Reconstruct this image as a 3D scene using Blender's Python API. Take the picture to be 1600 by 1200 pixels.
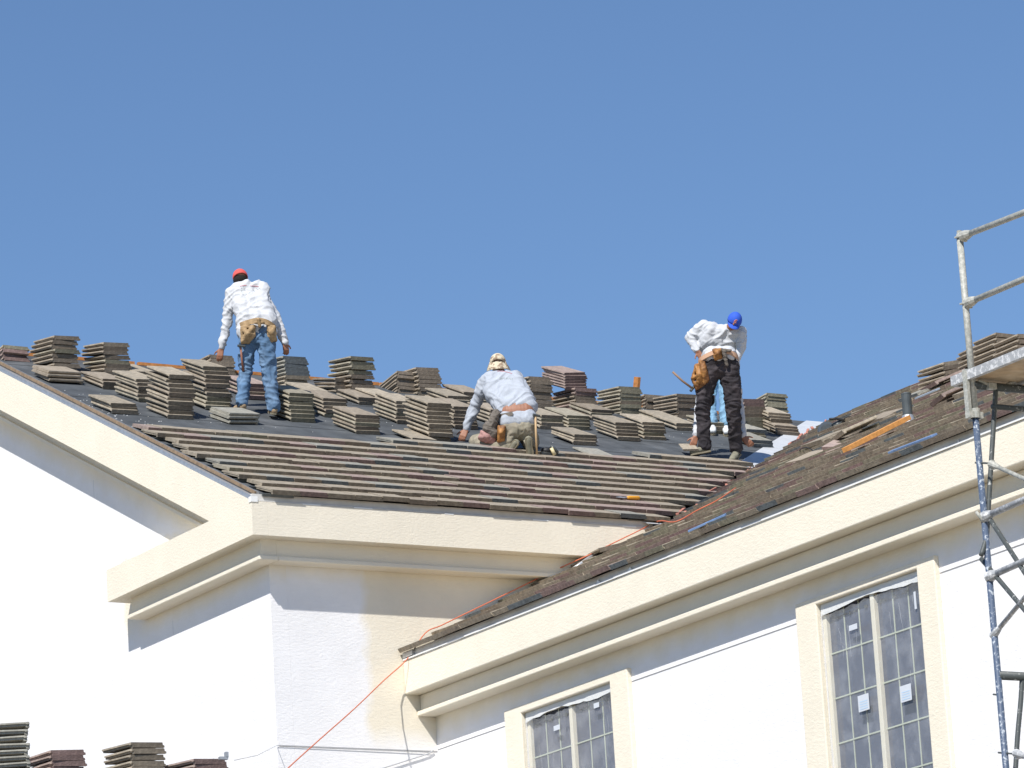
import bpy, bmesh, math, random
from mathutils import Vector, Matrix, noise as mnoise
from mathutils.bvhtree import BVHTree
R = random.Random(7)
V = Vector
S = bpy.context.scene
for o in list(bpy.data.objects): bpy.data.objects.remove(o)
COL = S.collection

# ------------------------------------------------------------------ camera, sky, sun, exposure
FPX = 7000.0
CAM = V((-21.271, -40.4729, -10.0623))
pi_, ro_, ya_ = math.radians(14.1508), math.radians(-3.5087), math.radians(58.7759)
FW = V((math.cos(ya_)*math.cos(pi_), math.sin(ya_)*math.cos(pi_), math.sin(pi_)))
r0 = V((math.sin(ya_), -math.cos(ya_), 0)); u0 = r0.cross(FW)
RT = math.cos(ro_)*r0 + math.sin(ro_)*u0
UP = math.cos(ro_)*u0 - math.sin(ro_)*r0
cd = bpy.data.cameras.new('camera'); cam = bpy.data.objects.new('camera', cd); COL.objects.link(cam)
cd.sensor_width = 36; cd.lens = FPX/1600*36; cd.clip_start = 1; cd.clip_end = 5000
cam.matrix_world = Matrix(((RT.x, UP.x, -FW.x, CAM.x), (RT.y, UP.y, -FW.y, CAM.y), (RT.z, UP.z, -FW.z, CAM.z), (0, 0, 0, 1)))
S.camera = cam
SUN = V((-1, -.71, 1.38)).normalized()
el = math.asin(SUN.z); az = math.atan2(SUN.x, SUN.y)
W = bpy.data.worlds.new('World'); S.world = W; W.use_nodes = True
nt = W.node_tree; bg = nt.nodes['Background']
sky = nt.nodes.new('ShaderNodeTexSky'); sky.sky_type = 'NISHITA'; sky.sun_disc = False
sky.sun_elevation = el; sky.sun_rotation = az
sky.air_density = 1.0; sky.dust_density = 0.0; sky.ozone_density = 6.5; sky.altitude = 600
nt.links.new(sky.outputs[0], bg.inputs[0]); bg.inputs[1].default_value = 0.085
sl = bpy.data.lights.new('sun', 'SUN'); sl.energy = 4.0; sl.angle = math.radians(.53); sl.color = (1, .965, .91)
so = bpy.data.objects.new('sun', sl); COL.objects.link(so)
so.rotation_euler = (-SUN).to_track_quat('-Z', 'Y').to_euler(); so.location = (0, -20, 30)
S.view_settings.view_transform = 'Standard'; S.view_settings.look = 'None'
S.view_settings.exposure = 0.50; S.view_settings.gamma = 1
S.render.engine = 'CYCLES'

# ------------------------------------------------------------------ helpers
def ray(px, py): return FW + RT*((px-800)/FPX) - UP*((py-600)/FPX)
def at(px, py, depth): return CAM + ray(px, py)*depth
def onpl(px, py, n, d):
    v = ray(px, py); n = V(n); return CAM + v*((d - n.dot(CAM))/n.dot(v))
def dep(p): return (V(p)-CAM).dot(FW)
def pix(p):
    d = V(p)-CAM; z = d.dot(FW); return 800+FPX*d.dot(RT)/z, 600-FPX*d.dot(UP)/z

def tag(o, label=None, cat=None, group=None, kind=None):
    if label: o['label'] = label
    if cat: o['category'] = cat
    if group: o['group'] = group
    if kind: o['kind'] = kind
    return o
def empty(name, loc=(0, 0, 0)):
    o = bpy.data.objects.new(name, None); o.location = loc; o.empty_display_size = .1; COL.objects.link(o); return o
def wmat(o):
    return (wmat(o.parent) @ o.matrix_parent_inverse @ o.matrix_basis) if o.parent else o.matrix_basis.copy()
def setpar(o, parent):
    if parent is not None:
        o.parent = parent
        o.matrix_parent_inverse = wmat(parent).inverted()

class MB:
    def __init__(s): s.v = []; s.f = []; s.m = []
    def add(s, vs, fs, mi=0):
        k = len(s.v); s.v += [tuple(v) for v in vs]; s.f += [tuple(i+k for i in f) for f in fs]; s.m += [mi]*len(fs); return s
    def box(s, a, b, mi=0, M=None):
        x0, y0, z0 = a; x1, y1, z1 = b
        vs = [V(c) for c in ((x0,y0,z0),(x1,y0,z0),(x1,y1,z0),(x0,y1,z0),(x0,y0,z1),(x1,y0,z1),(x1,y1,z1),(x0,y1,z1))]
        if M: vs = [M @ v for v in vs]
        return s.add(vs, [(0,3,2,1),(4,5,6,7),(0,1,5,4),(1,2,6,5),(2,3,7,6),(3,0,4,7)], mi)
    def prism(s, poly, axis, a, b, mi=0):
        # poly 2D extruded along axis ('x': poly=(y,z); 'y': poly=(x,z); 'z': (x,y))
        def mk(p, t): return {'x': (t, p[0], p[1]), 'y': (p[0], t, p[1]), 'z': (p[0], p[1], t)}[axis]
        n = len(poly); vs = [mk(p, a) for p in poly]+[mk(p, b) for p in poly]
        fs = [tuple(range(n))[::-1], tuple(range(n, 2*n))]+[(i, (i+1) % n, (i+1) % n+n, i+n) for i in range(n)]
        return s.add(vs, fs, mi)
    def bar(s, p, q, w, h, up=(0, 0, 1), mi=0):
        p, q = V(p), V(q); d = (q-p).normalized(); sd = d.cross(V(up)).normalized(); u = sd.cross(d)
        vs = [b+sd*(i*w/2)+u*(j*h/2) for b in (p, q) for i, j in ((-1,-1),(1,-1),(1,1),(-1,1))]
        return s.add(vs, [(0,3,2,1),(4,5,6,7),(0,1,5,4),(1,2,6,5),(2,3,7,6),(3,0,4,7)], mi)
    def tube(s, pts, r, n=10, mi=0, rs=None):
        pts = [V(p) for p in pts]; k = len(s.v); m = len(pts)
        d0 = (pts[1]-pts[0]).normalized(); a = d0.orthogonal().normalized()
        rings = []
        for i, p in enumerate(pts):
            d = (pts[min(i+1, m-1)]-pts[max(i-1, 0)]).normalized()
            a = (a-d*a.dot(d)).normalized(); b = d.cross(a); rr = rs[i] if rs else r
            rings.append([p+(a*math.cos(t*2*math.pi/n)+b*math.sin(t*2*math.pi/n))*rr for t in range(n)])
        vs = [v for g in rings for v in g]
        fs = [(i*n+t, i*n+(t+1) % n, (i+1)*n+(t+1) % n, (i+1)*n+t) for i in range(m-1) for t in range(n)]
        fs += [tuple(range(n))[::-1], tuple((m-1)*n+t for t in range(n))]
        return s.add(vs, fs, mi)
    def ball(s, c, r, M=None, nu=12, nv=8, mi=0):
        c = V(c); rx, ry, rz = (r, r, r) if not hasattr(r, '__len__') else r
        vs = [V((0, 0, rz))]
        for i in range(1, nv):
            t = math.pi*i/nv
            for j in range(nu):
                p = 2*math.pi*j/nu; vs.append(V((rx*math.sin(t)*math.cos(p), ry*math.sin(t)*math.sin(p), rz*math.cos(t))))
        vs.append(V((0, 0, -rz)))
        if M: vs = [M @ v for v in vs]
        vs = [v+c for v in vs]; L = len(vs)-1
        fs = [(0, 1+j, 1+(j+1) % nu) for j in range(nu)]
        for i in range(nv-2):
            a = 1+i*nu; fs += [(a+j, a+nu+j, a+nu+(j+1) % nu, a+(j+1) % nu) for j in range(nu)]
        a = 1+(nv-2)*nu; fs += [(L, a+(j+1) % nu, a+j) for j in range(nu)]
        return s.add(vs, fs, mi)
    def cap(s, p, r0_, q, r1_, n=14):
        # tapered capsule
        p, q = V(p), V(q); d = (q-p).normalized(); L = (q-p).length
        a = d.orthogonal().normalized(); b = d.cross(a); prof = []
        for i in range(1, 5): t = math.pi/2*i/4; prof.append((-r0_*math.cos(t), r0_*math.sin(t)))
        for i in range(0, 4): t = math.pi/2*i/4; prof.append((L+r1_*math.sin(t), r1_*math.cos(t)))
        vs = [p-d*r0_]
        for x, rr in prof:
            vs += [p+d*x+(a*math.cos(2*math.pi*t/n)+b*math.sin(2*math.pi*t/n))*rr for t in range(n)]
        vs.append(q+d*r1_); m = len(prof); last = len(vs)-1
        fs = [(0, 1+(t+1) % n, 1+t) for t in range(n)]
        for i in range(m-1):
            k = 1+i*n; fs += [(k+t, k+(t+1) % n, k+n+(t+1) % n, k+n+t) for t in range(n)]
        k = 1+(m-1)*n; fs += [(k+t, k+(t+1) % n, last) for t in range(n)]
        return s.add(vs, fs)
    def mesh(s, name):
        me = bpy.data.meshes.new(name); me.from_pydata(s.v, [], s.f)
        me.polygons.foreach_set('material_index', s.m); me.update(); return me
    def build(s, name, mats, parent=None, smooth=False, fix=False, bevel=0, loc=None):
        me = s.mesh(name)
        for m in (mats if isinstance(mats, (list, tuple)) else [mats]): me.materials.append(m)
        if fix or smooth:
            b = bmesh.new(); b.from_mesh(me); bmesh.ops.recalc_face_normals(b, faces=b.faces); b.to_mesh(me); b.free()
        if smooth: me.polygons.foreach_set('use_smooth', [True]*len(me.polygons))
        o = bpy.data.objects.new(name, me); COL.objects.link(o)
        if loc is not None:
            me.transform(Matrix.Translation(-V(loc))); o.location = loc
        if bevel:
            md = o.modifiers.new('bevel', 'BEVEL'); md.width = bevel; md.segments = 2; md.limit_method = 'ANGLE'
        setpar(o, parent); return o

def mat(name, col, rough=.8, var=.0, vscale=6., bump=0., bscale=60., metal=0., col2=None, mixlo=.4, mixhi=.6, objrand=0., spec=.4, coords='Object', emit=None):
    m = bpy.data.materials.new(name); m.use_nodes = True; n = m.node_tree; N = n.nodes; Lk = n.links
    p = N['Principled BSDF']; p.inputs['Roughness'].default_value = rough; p.inputs['Metallic'].default_value = metal
    p.inputs['Specular IOR Level'].default_value = spec
    tc = N.new('ShaderNodeTexCoord'); src = tc.outputs['Object']
    if coords == 'World':
        g = N.new('ShaderNodeNewGeometry'); src = g.outputs['Position']
    base = N.new('ShaderNodeRGB'); base.outputs[0].default_value = (*col, 1); out = base.outputs[0]
    if col2:
        nz = N.new('ShaderNodeTexNoise'); nz.inputs['Scale'].default_value = vscale; nz.inputs['Detail'].default_value = 6; Lk.new(src, nz.inputs[0])
        mr = N.new('ShaderNodeMapRange'); mr.inputs[1].default_value = mixlo; mr.inputs[2].default_value = mixhi; Lk.new(nz.outputs[0], mr.inputs[0])
        mx = N.new('ShaderNodeMix'); mx.data_type = 'RGBA'; Lk.new(mr.outputs[0], mx.inputs[0]); Lk.new(out, mx.inputs[6]); mx.inputs[7].default_value = (*col2, 1); out = mx.outputs[2]
    if var or objrand:
        hs = N.new('ShaderNodeHueSaturation'); Lk.new(out, hs.inputs['Color']); out = hs.outputs[0]
        nz = N.new('ShaderNodeTexNoise'); nz.inputs['Scale'].default_value = vscale*2.3; nz.inputs['Detail'].default_value = 8; Lk.new(src, nz.inputs[0])
        mr = N.new('ShaderNodeMapRange'); mr.inputs[1].default_value = .25; mr.inputs[2].default_value = .75; mr.inputs[3].default_value = 1-var; mr.inputs[4].default_value = 1+var; Lk.new(nz.outputs[0], mr.inputs[0])
        v = mr.outputs[0]
        if objrand:
            oi = N.new('ShaderNodeObjectInfo'); m2 = N.new('ShaderNodeMapRange'); m2.inputs[3].default_value = 1-objrand; m2.inputs[4].default_value = 1+objrand; Lk.new(oi.outputs['Random'], m2.inputs[0])
            mm = N.new('ShaderNodeMath'); mm.operation = 'MULTIPLY'; Lk.new(v, mm.inputs[0]); Lk.new(m2.outputs[0], mm.inputs[1]); v = mm.outputs[0]
        Lk.new(v, hs.inputs['Value'])
    Lk.new(out, p.inputs['Base Color'])
    if bump:
        nb = N.new('ShaderNodeTexNoise'); nb.inputs['Scale'].default_value = bscale; nb.inputs['Detail'].default_value = 5; Lk.new(src, nb.inputs[0])
        bp = N.new('ShaderNodeBump'); bp.inputs['Strength'].default_value = 1; bp.inputs['Distance'].default_value = bump; Lk.new(nb.outputs[0], bp.inputs['Height']); Lk.new(bp.outputs[0], p.inputs['Normal'])
    return m

# ------------------------------------------------------------------ house constants (metres; origin at the lower front corner of the eave band)
TP = .4765; CA = 1/math.sqrt(1+TP*TP); SA = TP*CA
H = .36; O = .361; MI = .18; FZ = .225; BD = .135; YR = 7.1
TPB = .4655; CB = 1/math.sqrt(1+TPB*TPB); SB = TPB*CB
XB = 1.917; ZB = -1.554; XR = 12.33
ZD = .415                                   # roof deck above the band bottom at the eave
BEND = -14.0                                # near end of the right wing
def zA(y): return ZD + TP*y
def zB(x): return ZB + ZD + TPB*(x-XB)
def roofA(px, py, off=0): return onpl(px, py, (0, -TP, 1), ZD+off)
def roofB(px, py, off=0): return onpl(px, py, (-TPB, 0, 1), ZB+ZD-TPB*XB+off)
VX = XB - ZB/TPB
def vx(y): return XB + (TP*y-ZB)/TPB          # valley line: x for y and y for x
def vy(x): return ((x-XB)*TPB+ZB)/TP

# ------------------------------------------------------------------ materials
CREAM = (.81, .745, .615); WHITE = (.84, .83, .83)
def stucco(name, rule):
    """rule: list of (axis, threshold, softness, sign, needs) masks; cream overspray on white stucco"""
    m = bpy.data.materials.new(name); m.use_nodes = True; n = m.node_tree; N = n.nodes; Lk = n.links
    p = N['Principled BSDF']; p.inputs['Roughness'].default_value = .9; p.inputs['Specular IOR Level'].default_value = .2
    g = N.new('ShaderNodeNewGeometry'); sp = N.new('ShaderNodeSeparateXYZ'); Lk.new(g.outputs['Position'], sp.inputs[0])
    def M(op, a, b=None, c=None):
        x = N.new('ShaderNodeMath'); x.operation = op; x.use_clamp = False
        for i, q in enumerate((a, b, c)):
            if q is None: continue
            if isinstance(q, (int, float)): x.inputs[i].default_value = q
            else: Lk.new(q, x.inputs[i])
        return x.outputs[0]
    nz = N.new('ShaderNodeTexNoise'); nz.inputs['Scale'].default_value = 3.5; nz.inputs['Detail'].default_value = 6; Lk.new(g.outputs['Position'], nz.inputs[0])
    wob = M('MULTIPLY', M('SUBTRACT', nz.outputs[0], .5), .22)
    mask = None
    for terms in rule:
        t_ = None
        for ax, th, soft, sg in terms:
            c = M('SUBTRACT', sp.outputs[2], M('MULTIPLY', sp.outputs[1], TP)) if ax == 'r' else sp.outputs[{'x': 0, 'y': 1, 'z': 2}[ax]]
            v = M('DIVIDE', M('MULTIPLY', M('SUBTRACT', M('ADD', c, wob), th), sg), soft)
            cl = N.new('ShaderNodeClamp'); Lk.new(v, cl.inputs[0]); v = cl.outputs[0]
            t_ = v if t_ is None else M('MULTIPLY', t_, v)
        mask = t_ if mask is None else M('MAXIMUM', mask, t_)
    mx = N.new('ShaderNodeMix'); mx.data_type = 'RGBA'
    if mask is None: mx.inputs[0].default_value = 1
    else: Lk.new(mask, mx.inputs[0])
    mx.inputs[6].default_value = (*WHITE, 1); mx.inputs[7].default_value = (*CREAM, 1)
    n2 = N.new('ShaderNodeTexNoise'); n2.inputs['Scale'].default_value = 2.2; n2.inputs['Detail'].default_value = 9; n2.inputs['Roughness'].default_value = .65; Lk.new(g.outputs['Position'], n2.inputs[0])
    hs = N.new('ShaderNodeHueSaturation'); Lk.new(mx.outputs[2], hs.inputs['Color'])
    mr = N.new('ShaderNodeMapRange'); mr.inputs[1].default_value = .3; mr.inputs[2].default_value = .7; mr.inputs[3].default_value = .955; mr.inputs[4].default_value = 1.03; Lk.new(n2.outputs[0], mr.inputs[0]); Lk.new(mr.outputs[0], hs.inputs['Value'])
    Lk.new(hs.outputs[0], p.inputs['Base Color'])
    mp = N.new('ShaderNodeMapping'); mp.inputs['Scale'].default_value = (1, 1, 2.2); Lk.new(g.outputs['Position'], mp.inputs[0])
    b1 = N.new('ShaderNodeTexNoise'); b1.inputs['Scale'].default_value = 20; b1.inputs['Detail'].default_value = 7; b1.inputs['Roughness'].default_value = .7; Lk.new(mp.outputs[0], b1.inputs[0])
    bp = N.new('ShaderNodeBump'); bp.inputs['Distance'].default_value = .006; bp.inputs['Strength'].default_value = .9; Lk.new(b1.outputs[0], bp.inputs['Height']); Lk.new(bp.outputs[0], p.inputs['Normal'])
    return m
M_CREAM = stucco('cream_stucco', [])
M_GABLE = stucco('gable_wall_stucco', [[('r', -.62, .25, 1), ('y', 7.2, .2, -1)], [('z', -.42, .25, 1), ('y', 3.9, .1, -1), ('z', .6, .1, -1)]])
M_EAVEW = stucco('eave_wall_stucco', [[('z', -.40, .3, 1)], [('x', 1.42, .12, 1), ('z', -2.2, .3, 1)]])
M_WINGW = stucco('wing_wall_stucco', [[('z', ZB-.48, .22, 1)]])
M_SPLAT = mat('white_plaster', (.8, .8, .78), .7)
M_FELT = mat('roofing_felt', (.075, .082, .088), .75, var=.35, vscale=1.6, bump=.01, bscale=5, col2=(.13, .135, .14), mixlo=.52, mixhi=.75, coords='World')
M_DECKW = mat('deck_edge_wood', (.24, .17, .11), .8, var=.3, vscale=8)
M_GREYM = mat('eave_flashing_metal', (.62, .60, .56), .5, metal=.0, var=.12, vscale=3)
M_GALV = mat('galvanised_metal', (.50, .51, .52), .38, metal=.6, var=.15, vscale=9)
M_VALLEY = mat('valley_flashing_metal', (.62, .64, .66), .45, metal=.15, var=.08, vscale=3)
M_ORW = mat('orange_stained_wood', (.46, .19, .055), .7, var=.3, vscale=10)
M_ORB = mat('fresh_orange_timber', (.60, .28, .08), .65, var=.25, vscale=12)
M_REDF = mat('salmon_foam_closure', (.45, .19, .14), .9, var=.35, vscale=14)
M_ROPE = mat('orange_rope', (.62, .16, .08), .7)
M_BLUEP = mat('blue_painted_strip', (.15, .24, .42), .5, var=.25, vscale=8)
M_DARK = mat('black_rubber', (.02, .02, .022), .55)
M_DKMET = mat('dark_metal', (.09, .10, .10), .4, metal=.3, var=.2)
T = {}
def tilemat(k, c, c2): T[k] = mat('concrete_tile_'+k, c, .92, var=.24, vscale=9, bump=.004, bscale=70, col2=c2, mixlo=.45, mixhi=.7, objrand=.16)
tilemat('tan', (.345, .295, .225), (.285, .25, .195)); tilemat('brown', (.28, .235, .18), (.32, .27, .21))
tilemat('purple', (.33, .255, .22), (.28, .215, .19)); tilemat('slate', (.285, .275, .235), (.31, .29, .245)); tilemat('olive', (.33, .295, .225), (.29, .26, .20))
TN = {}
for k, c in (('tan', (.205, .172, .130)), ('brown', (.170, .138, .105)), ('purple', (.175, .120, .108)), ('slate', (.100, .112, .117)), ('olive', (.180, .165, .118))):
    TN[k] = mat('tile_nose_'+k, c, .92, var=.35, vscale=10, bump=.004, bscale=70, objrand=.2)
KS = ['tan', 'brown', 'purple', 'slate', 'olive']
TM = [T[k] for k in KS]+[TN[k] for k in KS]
TI = {'tan': 0, 'brown': 1, 'purple': 2, 'slate': 3, 'olive': 4}

# ------------------------------------------------------------------ ground
g = MB(); g.add([(-1500, -1500, -11.7), (1500, -1500, -11.7), (1500, 1500, -11.7), (-1500, 1500, -11.7)], [(0, 1, 2, 3)])
tag(g.build('ground', mat('dry_ground', (.30, .26, .20), .95, var=.2, vscale=.2, coords='World')), kind='structure')

# ------------------------------------------------------------------ house
house = tag(empty('house', (3, 3, -11.7)), 'cream and white stucco house with a partly tiled roof under construction', 'house')
GZ = -11.7
# walls
HR = .47                                  # rake band height
w = MB(); yb = 2*YR-O
w.prism([(O, GZ), (O, zA(O)-.06), (YR, zA(YR)-.06), (yb, zA(O)-.06), (yb, GZ)], 'x', O, O+.2)
w.build('gable_wall', M_GABLE, house)
w = MB(); w.box((O+.201, O, GZ), (22, O+.2, .3)); w.build('eave_wall', M_EAVEW, house)
# right wing wall with two window openings
WX = XB+O
def wy(px, py): return onpl(px, py, (1, 0, 0), WX)
wins = []
for (l, r_, tp_) in (((821, 1118), (959, 1062), 0), ((1282, 948), (1439, 886.5), 0)):
    a = wy(*l); b = wy(*r_); wins.append((a.y, b.y, (a.z+b.z)/2))
w = MB(); ys = [O]; WBOT = ZB-3.35
for (y1, y0, zt) in wins:
    w.box((WX, y1, GZ), (WX+.2, ys[-1], ZB+.3)); w.box((WX, y0, zt), (WX+.2, y1, ZB+.3)); w.box((WX, y0, GZ), (WX+.2, y1, WBOT)); ys.append(y0)
w.box((WX, BEND, GZ), (WX+.2, ys[-1], ZB+.3)); w.build('wing_wall', M_WINGW, house)
w = MB(); w.prism([(WX+.2, GZ), (WX+.2, zB(WX)-.1), (XR, zB(XR)-.1), (2*XR-WX, zB(WX)-.1), (2*XR-WX, GZ)], 'y', BEND, BEND+.2); w.build('wing_end_wall', M_WINGW, house)
# interior floor blocks light leaking through windows
w = MB(); w.box((WX+.21, BEND+.3, -6.3), (2*XR-WX, O-.05, -6.2)); w.box((WX+3.5, BEND+.3, -6.19), (WX+3.6, O-.05, zB(WX+3.5)-.35)); w.build('interior_partition', mat('interior_drywall', (.25, .25, .26), .9), house)

# cornices of A: gable side return + rake band, eave side band
def noisy_prism(poly, axis, a, b): return MB().prism(poly, axis, a, b)
YE = 3.53; ZTOP = H
yk = HR/TP
m = MB()
m.prism([(0, 0), (0, ZTOP), (YR, ZTOP+TP*YR), (2*YR, ZTOP), (2*YR, ZTOP-HR), (YR, ZTOP+TP*YR-HR), (yk, ZTOP), (YE, ZTOP), (YE, 0)], 'x', 0, MI)
m.prism([(MI+.002, 0), (YE, 0), (YE, .09), (YE, ZTOP), (MI+.002, ZTOP)], 'x', MI+.001, O)
m.build('gable_cornice_band', M_CREAM, house)
m = MB()
m.prism([(MI, -FZ), (MI, 0), (YE-MI-.05, 0), (YE-MI-.05, -FZ)], 'x', MI, O)
m.build('gable_cornice_frieze', M_CREAM, house)
m = MB(); D2 = HR+.17
m.prism([(yk+.02, ZTOP+.001), (yk+.02, ZTOP+.01), (YR, ZTOP+TP*YR-HR+.01), (2*YR-.5, ZTOP-.25), (2*YR-.5, ZTOP-.42), (YR, ZTOP+TP*YR-D2), (D2/TP, ZTOP+.001)], 'x', MI+.002, O)
m.bar((BD+.1, D2/TP-.02, ZTOP+.002), (BD+.1, YR, ZTOP+TP*YR-D2+.01), .2, .04)
m.build('rake_frieze', M_CREAM, house, bevel=.01)
# eave side (faces the camera's right)
XEND = onpl(1020, 826, (0, 1, 0), 0).x
m = MB(); m.box((MI+.001, 0, 0), (XEND, MI, H)); m.box((O+.002, MI+.001, 0), (XEND, O, .05)); m.build('eave_cornice_band', M_CREAM, house)
m = MB(); m.box((O+.002, MI, -FZ), (XEND-.1, O, -.001)); m.build('eave_cornice_frieze', M_CREAM, house)
# small projecting bead under both friezes (the pale step)
m = MB(); m.box((BD, BD, -FZ-.004), (O, YE-MI-.02, -FZ+.045)); m.box((O, BD, -FZ-.004), (XEND-.1, O, -FZ+.045)); m.build('cornice_bead', M_CREAM, house, bevel=.01)
# wing cornice
m = MB(); m.box((XB, BEND-.3, ZB), (XB+MI, O-.003, ZB+H)); m.box((XB+MI+.001, BEND-.3, ZB), (WX, O-.003, ZB+.05)); m.build('wing_cornice_band', M_CREAM, house, bevel=.012)
m = MB(); m.box((XB+MI, BEND-.2, ZB-FZ), (WX, O-.004, ZB-.001)); m.box((XB+BD, BEND-.2, ZB-FZ-.004), (WX, O-.005, ZB-FZ+.05)); m.build('wing_cornice_frieze', M_CREAM, house, bevel=.01)
# metal/wood strip above the bands
m = MB(); m.box((.02, .024, H+.006), (XEND+.02, .07, ZD+.03)); m.box((.0, .0, H+.003), (XEND, .034, H+.012)); m.build('eave_flashing', M_GREYM, house)
m = MB(); m.box((XB+.016, BEND, ZB+H+.006), (XB+.07, .34, ZB+ZD+.04)); m.build('eave_flashing', M_GREYM, house)
m = MB(); m.box((XB-.014, BEND, ZB+H+.001), (XB+.034, .34, ZB+H+.016)); m.build('drip_edge', M_SPLAT, house)
# drips of white plaster along the top edges
def drip(): m.build('plaster_drip', M_SPLAT, house)
rr = random.Random(3)
y = .3
while y > BEND:
    L = rr.uniform(.03, .10); h = rr.uniform(.015, .05); m = MB()
    if rr.random() < .45: m.prism([(y, ZB+H+.012), (y+L, ZB+H+.012), (y+L*rr.uniform(.3, .8), ZB+H+.012+h)], 'x', XB-.004, XB+.006)
    else: m.box((XB-.003, y, ZB+H-.004), (XB+.007, y+rr.uniform(.2, .6), ZB+H+.016))
    drip(); y -= rr.uniform(.35, .9)
x = .6
while x < XEND:
    m = MB(); m.box((x, -.003, H-.004), (x+rr.uniform(.1, .3), .006, H+.008)); drip(); x += rr.uniform(.6, 1.4)
m = MB(); m.box((-.008, -.008, H-.01), (.07, .05, H+.05)); drip()

# roof decks
m = MB(); t = .05
m.prism([(.075, zA(.075)), (YR, zA(YR)), (2*YR, ZD), (2*YR, ZD-t), (YR, zA(YR)-t), (.075, zA(.075)-t)], 'x', .05, XEND)
# right of the corner the deck runs on to the valley
n_ = 14
for i in range(n_):
    x0 = XEND+(XR+3-XEND)*i/n_; x1 = XEND+(XR+3-XEND)*(i+1)/n_; ya = max(.075, vy(x0)); yb_ = max(.075, vy(x1))
    if ya < YR: m.add([(x0, ya, zA(ya)), (x1, min(yb_, YR), zA(min(yb_, YR))), (x1, YR, zA(YR)), (x0, YR, zA(YR)), (x0, 2*YR, ZD), (x1, 2*YR, ZD)], [(0, 1, 2, 3), (3, 2, 5, 4)])
m.build('roof_underlayment', M_FELT, house, fix=True)
# felt lap lines / wrinkles
rr = random.Random(11)
for yy in (3.9, 4.75, 5.6, 6.4):
    m = MB(); pts = [(x_, yy+.03*math.sin(x_*1.3+yy), 0) for x_ in [i*.5 for i in range(0, 27)]]
    for a, b in zip(pts, pts[1:]):
        if b[0] > vx(yy)-.1: break
        A_ = [(a[0]+.1, a[1], zA(a[1])+.006), (b[0]+.1, b[1], zA(b[1])+.006), (b[0]+.1, b[1]+.3, zA(b[1]+.3)+.003), (a[0]+.1, a[1]+.3, zA(a[1]+.3)+.003)]
        m.add(A_+[(p[0], p[1], p[2]-.004) for p in A_], [(0, 1, 2, 3), (7, 6, 5, 4), (0, 4, 5, 1), (1, 5, 6, 2), (2, 6, 7, 3), (3, 7, 4, 0)])
    m.build('felt_lap', M_FELT, house)
m = MB()
m.prism([(XB+.075, zB(XB+.075)), (XR, zB(XR)), (2*XR-XB, zB(XB)), (2*XR-XB, zB(XB)-t), (XR, zB(XR)-t), (XB+.075, zB(XB+.075)-t)], 'y', BEND, O-.01)
for i in range(20):
    x0 = VX+(XR-VX)*i/20; x1 = VX+(XR-VX)*(i+1)/20
    m.add([(x0, O-.01, zB(x0)), (x1, O-.01, zB(x1)), (x1, max(O, vy(x1)), zB(x1)), (x0, max(O, vy(x0)), zB(x0))], [(0, 1, 2, 3)])
    xm0 = 2*XR-x0; xm1 = 2*XR-x1
    m.add([(xm0, O-.01, zB(x0)), (xm1, O-.01, zB(x1)), (xm1, YR, zB(x1)), (xm0, YR, zB(x0))], [(3, 2, 1, 0)])
m.build('wing_roof_deck', M_FELT, house, fix=True)
# rake edge: boards and metal trough
m = MB(); m.bar((.075, .05, zA(.05)+.022), (.075, YR, zA(YR)+.022), .022, .03); m.build('rake_board', M_DECKW, house)
m = MB()
m.bar((.012, .02, zA(.02)-.028), (.012, YR, zA(YR)-.028), .012, .045); m.bar((.03, .02, zA(.02)-.008), (.03, YR, zA(YR)-.008), .05, .008); m.bar((.105, .04, zA(.04)+.02), (.105, YR, zA(YR)+.02), .008, .035)
m.build('rake_flashing', M_GALV, house)
# white scraps and nails scattered along the felt edge
m = MB(); rr = random.Random(5)
for i in range(60):
    yy = rr.gauss(3.9, .45); xx = .18+abs(rr.gauss(0, .25)); s_ = rr.uniform(.004, .011)
    m.box((xx, yy, zA(yy)+.004), (xx+s_, yy+s_*rr.uniform(.5, 2), zA(yy)+.010))
for i in range(160):
    yy = rr.uniform(3.6, 7); xx = rr.uniform(.3, min(11.5, vx(yy)-.8)); s_ = rr.uniform(.003, .008)
    m.box((xx, yy, zA(yy)+.002), (xx+s_, yy+s_, zA(yy)+.007))
tag(m.build('mortar_crumbs', M_SPLAT), 'white crumbs of mortar scattered over the dark roofing felt', 'debris', kind='stuff')

# valley flashing (lies on A's plane beside the valley)
def av(x, y, o_=.012): return V((x, y, zA(y)+o_))
m = MB(); y0 = 3.0
for sh, w0, w1 in ((0, .02, .42),):
    P_ = [av(vx(y0)-w1, y0), av(vx(y0)-w0, y0), av(vx(YR)-w0, YR), av(vx(YR)-w1, YR)]
    m.add(P_+[p-V((0, 0, .006)) for p in P_], [(0, 1, 2, 3), (7, 6, 5, 4), (0, 4, 5, 1), (1, 5, 6, 2), (2, 6, 7, 3), (3, 7, 4, 0)])
m.build('valley_flashing', M_VALLEY, house)
m = MB(); m.add([av(VX-.62, .0, .014), av(VX+.02, .0, .014), av(VX+.12, .15, .014), av(VX-.52, .15, .014)], [(0, 1, 2, 3)]); 
q0 = onpl(1013, 817, (0, 1, 0), -.06); q1 = onpl(1056, 820, (0, 1, 0), -.06)
m.add([q0, q1, q1+V((-.02, .2, .08)), q0+V((-.1, .2, .08)), q0-V((0, 0, .006)), q1-V((0, 0, .006)), q1+V((-.02, .2, .074)), q0+V((-.1, .2, .074))], [(0, 1, 2, 3), (7, 6, 5, 4), (0, 4, 5, 1), (1, 5, 6, 2), (2, 6, 7, 3), (3, 7, 4, 0)])
m.build('valley_flashing_end', M_VALLEY, house)

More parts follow.
